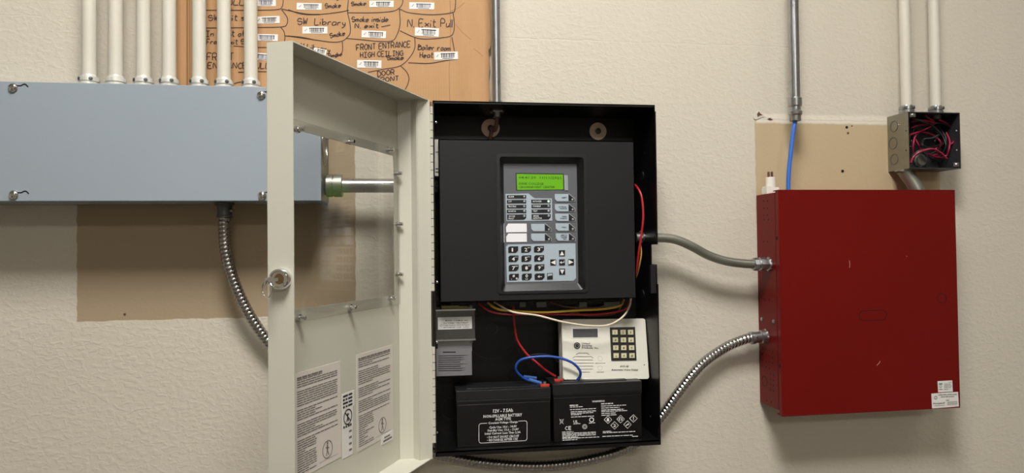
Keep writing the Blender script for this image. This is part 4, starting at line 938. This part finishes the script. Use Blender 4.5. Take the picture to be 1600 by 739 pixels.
for pts in (((1327, 407), (1328, 412), (1327.5, 418)), ((1370, 571), (1374, 567), (1375, 564)), ((1416, 400), (1417.5, 401))):
    MB().ribbon(pts, FP, 0.6, 0.0003).obj('scratch', 'washer_pink', dcov)
for nm, pts in (('approval_sticker', [(1465, 595.5), (1488, 594.3), (1488.8, 611.8), (1466, 613)]), ('maker_sticker', [(1455.3, 615), (1497, 612.3), (1498.3, 635), (1456.5, 638.3)])):
    s_ = MB().slab(pts, pl(RDD+0.0004), 0.0004).obj(nm, 'sticker_white', dcov); mb = MB(); q = pl(RDD+0.0004)
    mg = MB()
    if nm[0] == 'a':
        for k in range(4): mb.text(('WIRED FIRE', 'SIGNALING EQUIP', 'CONTROL UNIT', '0418')[k], q, 1475, 600.8+k*2.7, 1.4, width=(10, 12, 11, 6)[k])
        mb.text('E23456', q, 1482, 597.5, .9, width=5); mb.annulus(q.hit(1469.5, 604, .0002), (0, -1, 0), .0019, .0025, .0001, 16); mb.ribbon([(1467, 608.5), (1473, 608.3)], q, .8, .0002)
        mg.ribbon([(1467, 600), (1472.5, 599.7)], q, 2.0, .0003).obj('green_mark', 'print_green', s_)
    else:
        mb.text('POWER SUPPLY CONTROL PANEL', q, 1466, 618, 1.7, width=29, shear=(0, -.045)); mb.text('HIGH MOLDING', q, 1470, 621, 1.6, width=21, shear=(0, -.045))
        mb.text('Honeywell', q, 1458, 631.6, 2.6, width=18, shear=(0, -.05))
        mb.ribbon([(1478, 625.5), (1483, 625.2)], q, .9, .0002)
        for k in range(4): mb.ribbon([(1480, 628+k*1.6), (1496, 627.2+k*1.6)], q, .45, .0002)
        mb.ribbon([(1460, 634), (1476, 633.2)], q, .45, .0002); mb.annulus(q.hit(1462, 621.3, .0002), (0, -1, 0), .0022, .0030, .0001, 18)
    mb.obj('sticker_print', 'print_black', s_)
def sco(x, y): return (1170+x*.5814, 250+y*.5814)
mb = MB(); holes = [(40, 110), (50, 110), (40, 130), (50, 130), (40, 148), (50, 148), (40, 219), (50, 219), (43, 376), (55, 376), (48, 646), (60, 651)]
holes += [(37+9*i, 505+j*16+i*3) for i in range(4) for j in range(4) if (i+j) % 7 != 6] + [(58, 575+14*j) for j in range(4)] + [(66, 578+14*j) for j in range(4)] + [(41, 148+12), (52, 160)]
for h in holes:
    p = onx(*sco(*h), RX-0.0003); mb.cyl(p, p+Vector((0.002, 0, 0)), 0.0016, 8)
o = mb.obj('vent_holes', 'red_hole', red); o['kind'] = 'stuff'
for h in ((75, 210), (82, 553)):
    p = onx(*sco(*h), RX-0.0012); MB().prism([p+Vector((0, -.0018, -.003)), p+Vector((0, .0018, -.003)), p+Vector((0, .0018, .003)), p+Vector((0, -.0018, .003))], (0.001, 0, 0)).obj('cover_slot', 'dark_hole', red)
MB().annulus(onx(*sco(42, 594), RX-0.0004), (1, 0, 0), 0.0085, 0.0095, 0.0005, 24).obj('side_knockout', 'red_hole', red)
for h in ((1191, 498.5), (1209.3, 502)):
    cross_screw(red, onx(h[0], h[1], RX), (-1, 0, 0), 0.0036, 'galvanized', 'side_screw')

# ------------------------------------------------------------------ conduit, blue cable and white plug above the red cabinet
c = P(1241.5, 120, 0.045); r = 8.6/905
t = thing('steel_conduit', 'bare steel conduit hanging above red cabinet with blue cable at its end', 'conduit', (c.x, c.y, P(1241, 190, .045).z))
zz = lambda y: P(1241.5, y, 0.045).z
MB().cyl((c.x, c.y, zz(158)), (c.x, c.y, CEIL_Z), r, 24).obj('pipe', 'galvanized', t, True)
cn = MB().lathe((c.x, c.y, zz(189)), (0, 0, 1), [(0, r*.7), (0, r*1.0), (zz(181)-zz(189), r*1.02), (zz(179)-zz(189), r*1.3), (zz(175)-zz(189), r*1.36), (zz(172)-zz(189), r*1.05), (zz(167)-zz(189), r*1.05), (zz(165.5)-zz(189), r*1.32), (zz(154)-zz(189), r*1.34), (zz(152.5)-zz(189), r*1.03)], 10).obj('connector', 'galvanized', t, True)
for k in range(4): MB().annulus((c.x, c.y, zz(188.5-k*2)), (0, 0, 1), r*.98, r*1.07, 0.0009, 20).obj('thread', 'dull_steel', cn)
tag(MB().tube(smooth_path([(c.x, c.y, zz(150)), (c.x, c.y, zz(185)), P(1239.5, 205, .045), P(1236, 235, .045), P(1232.8, 265, .045), P(1231.8, 285, .045), (P(1231.8, 300, .045).x, -.045, RZ1-.006)], 8), 3.4/905, 12).obj('blue_cable', 'cable_blue', None, True), 'blue cable hanging from steel conduit into red cabinet top', 'cable')
zc = RZ1-0.001; c = P(1203.8, 290, 0.03)
t = thing('cable_plug', 'white plastic cable plug with two metal prongs on top left of red cabinet', 'plug', (c.x, c.y, zc))
zq = lambda y: P(1203.8, y, .03).z
MB().rbox((c.x-.0125, c.y-.009, zc), (c.x+.013, c.y+.009, zq(293)), 0.002).box((c.x-.0130, c.y-.0096, zc), (c.x-.004, c.y+.006, zq(291.5))).obj('clamp_body', 'white_plastic', t)
MB().lathe((c.x+.0004, c.y, zq(294)), (0, 0, 1), [(0, .0088), (zq(278)-zq(294), .0086), (zq(277)-zq(294), .007)], 18).obj('sleeve', 'white_plastic', t, True)
for s_ in (-1, 1): MB().box((c.x+s_*.0033-.0014, c.y-.002, zq(278)), (c.x+s_*.0033+.0014, c.y+.002, zq(268.5))).obj('prong', 'wire_brown', t)

# ------------------------------------------------------------------ open junction box
JD = 0.056; JX0, JX1, JZ1, JZ0 = 0.9195, 1.0285, EYE+0.2500, EYE+0.1430; jt = 0.0016
jb = thing('junction_box', 'open square steel junction box full of wires above red cabinet', 'junction box', (0.972, 0, JZ0))
MB().box((JX0, -jt, JZ0), (JX1, 0, JZ1)).box((JX0, -JD, JZ1-jt), (JX1, 0, JZ1)).box((JX0, -JD, JZ0), (JX1, 0, JZ0+jt)).box((JX0, -JD, JZ0), (JX0+jt, 0, JZ1)).box((JX1-jt, -JD, JZ0), (JX1, 0, JZ1)).obj('box', 'box_inside', jb)
sp = MB().box((JX0-0.0006, -JD-.0002, JZ0-.0005), (JX0, 0, JZ1+.0005)).obj('outer_side', 'box_zinc', jb)
def jc(x, y): return (1370+x*.2165, 140+y*.2165)
for (x, y, rr_) in ((125, 265, .0105), (118, 388, .0115), (127, 503, .0105)):
    MB().annulus(onx(*jc(x, y), JX0-.0007), (-1, 0, 0), rr_-.0008, rr_, .0006, 26).obj('knockout', 'die_cast', sp)
for (x, y) in ((211, 297), (211, 438)):
    p = onx(*jc(x, y), JX0-.0008); MB().cyl(p, p+Vector((.0006, 0, 0)), .0015, 10).obj('screw_hole', 'dark_hole', sp)
MB().lathe(onx(*jc(160, 252), JX0), (-1, 0, 0), [(0, .0018), (.001, .0014)], 10).obj('rivet', 'chrome', sp, True)
for (x, y) in ((576, 296), (578, 436)):
    p = onx(*jc(x, y), JX1-jt-.0002); MB().cyl(p, p+Vector((-.0006, 0, 0)), .0013, 10).obj('bright_hole', 'sticker_white', jb)
for (x, y) in ((262, 182), (578, 540)):
    p = P(*jc(x, y), JD-.002); tb = MB().box(p+Vector((-.006, .0008, -.004)), p+Vector((.006, .002, .004))).obj('corner_tab', 'galvanized', jb)
    cross_screw(tb, p+Vector((0, .0008, 0)), (0, -1, 0), .003, 'chrome', 'tab_screw')
p = P(*jc(322, 508), .010)
locknut(jb, (p.x, -.003, p.z), (0, -1, 0), .0135, .004, 'galvanized', 'inner_locknut')
MB().cyl((p.x, -.002, p.z), (p.x, -.013, p.z), .0105, 16).obj('inner_bushing', 'dull_steel', jb, True)
jw = [('wire_crimson', [(250, 232), (330, 222), (410, 245), (330, 295), (240, 325)], 'crimson wire bending sharply at the upper left in the junction box'),
      ('wire_crimson', [(250, 275), (300, 258), (360, 252), (420, 240), (350, 190)], 'crimson wire crossing near the junction box top'),
      ('wire_crimson', [(450, 218), (510, 250), (548, 310), (552, 375), (530, 395)], 'crimson wire arching down the right inside of the junction box'),
      ('wire_crimson', [(245, 530), (262, 490), (310, 450), (400, 428), (460, 455), (505, 498)], 'crimson wire arching low across the junction box'),
      ('wire_crimson', [(330, 308), (400, 325), (450, 365), (460, 400), (420, 430), (380, 425)], 'crimson wire curled in the middle of the junction box'),
      ('wire_crimson', [(500, 310), (525, 370), (520, 430), (498, 480), (430, 486), (370, 462)], 'crimson wire curving round the lower right in the junction box'),
      ('wire_crimson', [(262, 460), (262, 400), (275, 340), (310, 300)], 'crimson wire standing at the left inside of the junction box'),
      ('wire_crimson', [(280, 360), (300, 400), (312, 430), (360, 470), (440, 470)], 'crimson wire in the lower left loop of the junction box'),
      ('wire_black', [(245, 315), (310, 300), (380, 262), (450, 240), (520, 265), (550, 330), (545, 400)], 'black wire following the outer top loop in the junction box'),
      ('wire_black', [(250, 345), (290, 390), (320, 440), (380, 490), (440, 515), (490, 490), (505, 420), (480, 350), (420, 300), (340, 290)], 'black wire in a big loop inside the junction box'),
      ('wire_black', [(430, 260), (470, 300), (500, 360), (490, 430), (440, 490), (390, 505)], 'black wire down the right middle of the junction box'),
      ('wire_black', [(255, 480), (300, 445), (370, 428), (440, 440), (490, 475)], 'black wire beside the low crimson arch in the junction box'),
      ('wire_black', [(440, 330), (420, 370), (440, 400), (500, 440), (480, 500), (400, 520)], 'black wire knotted at the lower right in the junction box')]
for i, (m, pts, lab) in enumerate(jw):
    dd = (0.034, 0.03, 0.036, 0.046, 0.028, 0.034, 0.03, 0.026, 0.030, 0.022, 0.026, 0.040, 0.018)[i]
    tag(MB().tube(path3([jc(*q)+(dd+0.005*math.sin(k*1.7+i),) for k, q in enumerate(pts)], 10), 1.5/880, 8).obj('wire', m, None, True), lab, 'wire', None)
jw2 = [([(250, 205), (330, 232), (400, 262), (470, 330), (500, 400)], 'black wire slanting from the upper left corner of the junction box'),
       ([(460, 320), (400, 350), (340, 360), (330, 400), (380, 420), (450, 400)], 'black wire balled up in the middle of the junction box'),
       ([(530, 300), (500, 350), (470, 400), (420, 450), (350, 480)], 'black wire crossing the right middle loops of the junction box'),
       ([(242, 420), (252, 360), (262, 300), (300, 240), (360, 215)], 'black wire hugging the left side of the junction box')]
for i, (pts, lab) in enumerate(jw2):
    tag(MB().tube(path3([jc(*q)+(0.042-0.008*i+0.004*math.sin(k*2+i),) for k, q in enumerate(pts)], 10), 1.7/880, 8).obj('wire', 'wire_black', None, True), lab, 'wire')
zb = JZ1
for x, lab in ((1415.3, 'left one of two cream conduits rising from the junction box'), (1461, 'right one of two cream conduits rising from the junction box')):
    conduit_up(x, 120, 0.03, 8.7, zb, lab, 'painted conduits above the junction box', nut='galvanized', nutpx=11.8, sc_=895.0, nh=1.25)
    c = P(x, 120, .03); MB().cyl((c.x, c.y, zb-.008), (c.x, c.y, zb), .009, 16).obj('bushing', 'die_cast', jb, True)
nb = [Vector((P(1411, 262, .03).x, -.03, JZ0+.001)), P(1417, 273, .032), P(1426, 285, .036), P(1433, 297, .04), Vector((P(1435, 305, .04).x, -.04, RZ1-.004))]
nip = thing('offset_nipple', 'short offset steel nipple joining junction box to red cabinet top', 'conduit', nb[2])
MB().tube(smooth_path(nb, 8), 0.0125, 18).obj('pipe', 'dull_steel', nip, True)
for p, z in ((nb[0], JZ0-.0035), (nb[4], RZ1)): MB().cyl((p.x, p.y, z), (p.x, p.y, z+.0035), .0145, 16).obj('collar', 'dull_steel', nip, True)

for o in bpy.data.objects:
    if '_base' in o: del o['_base']
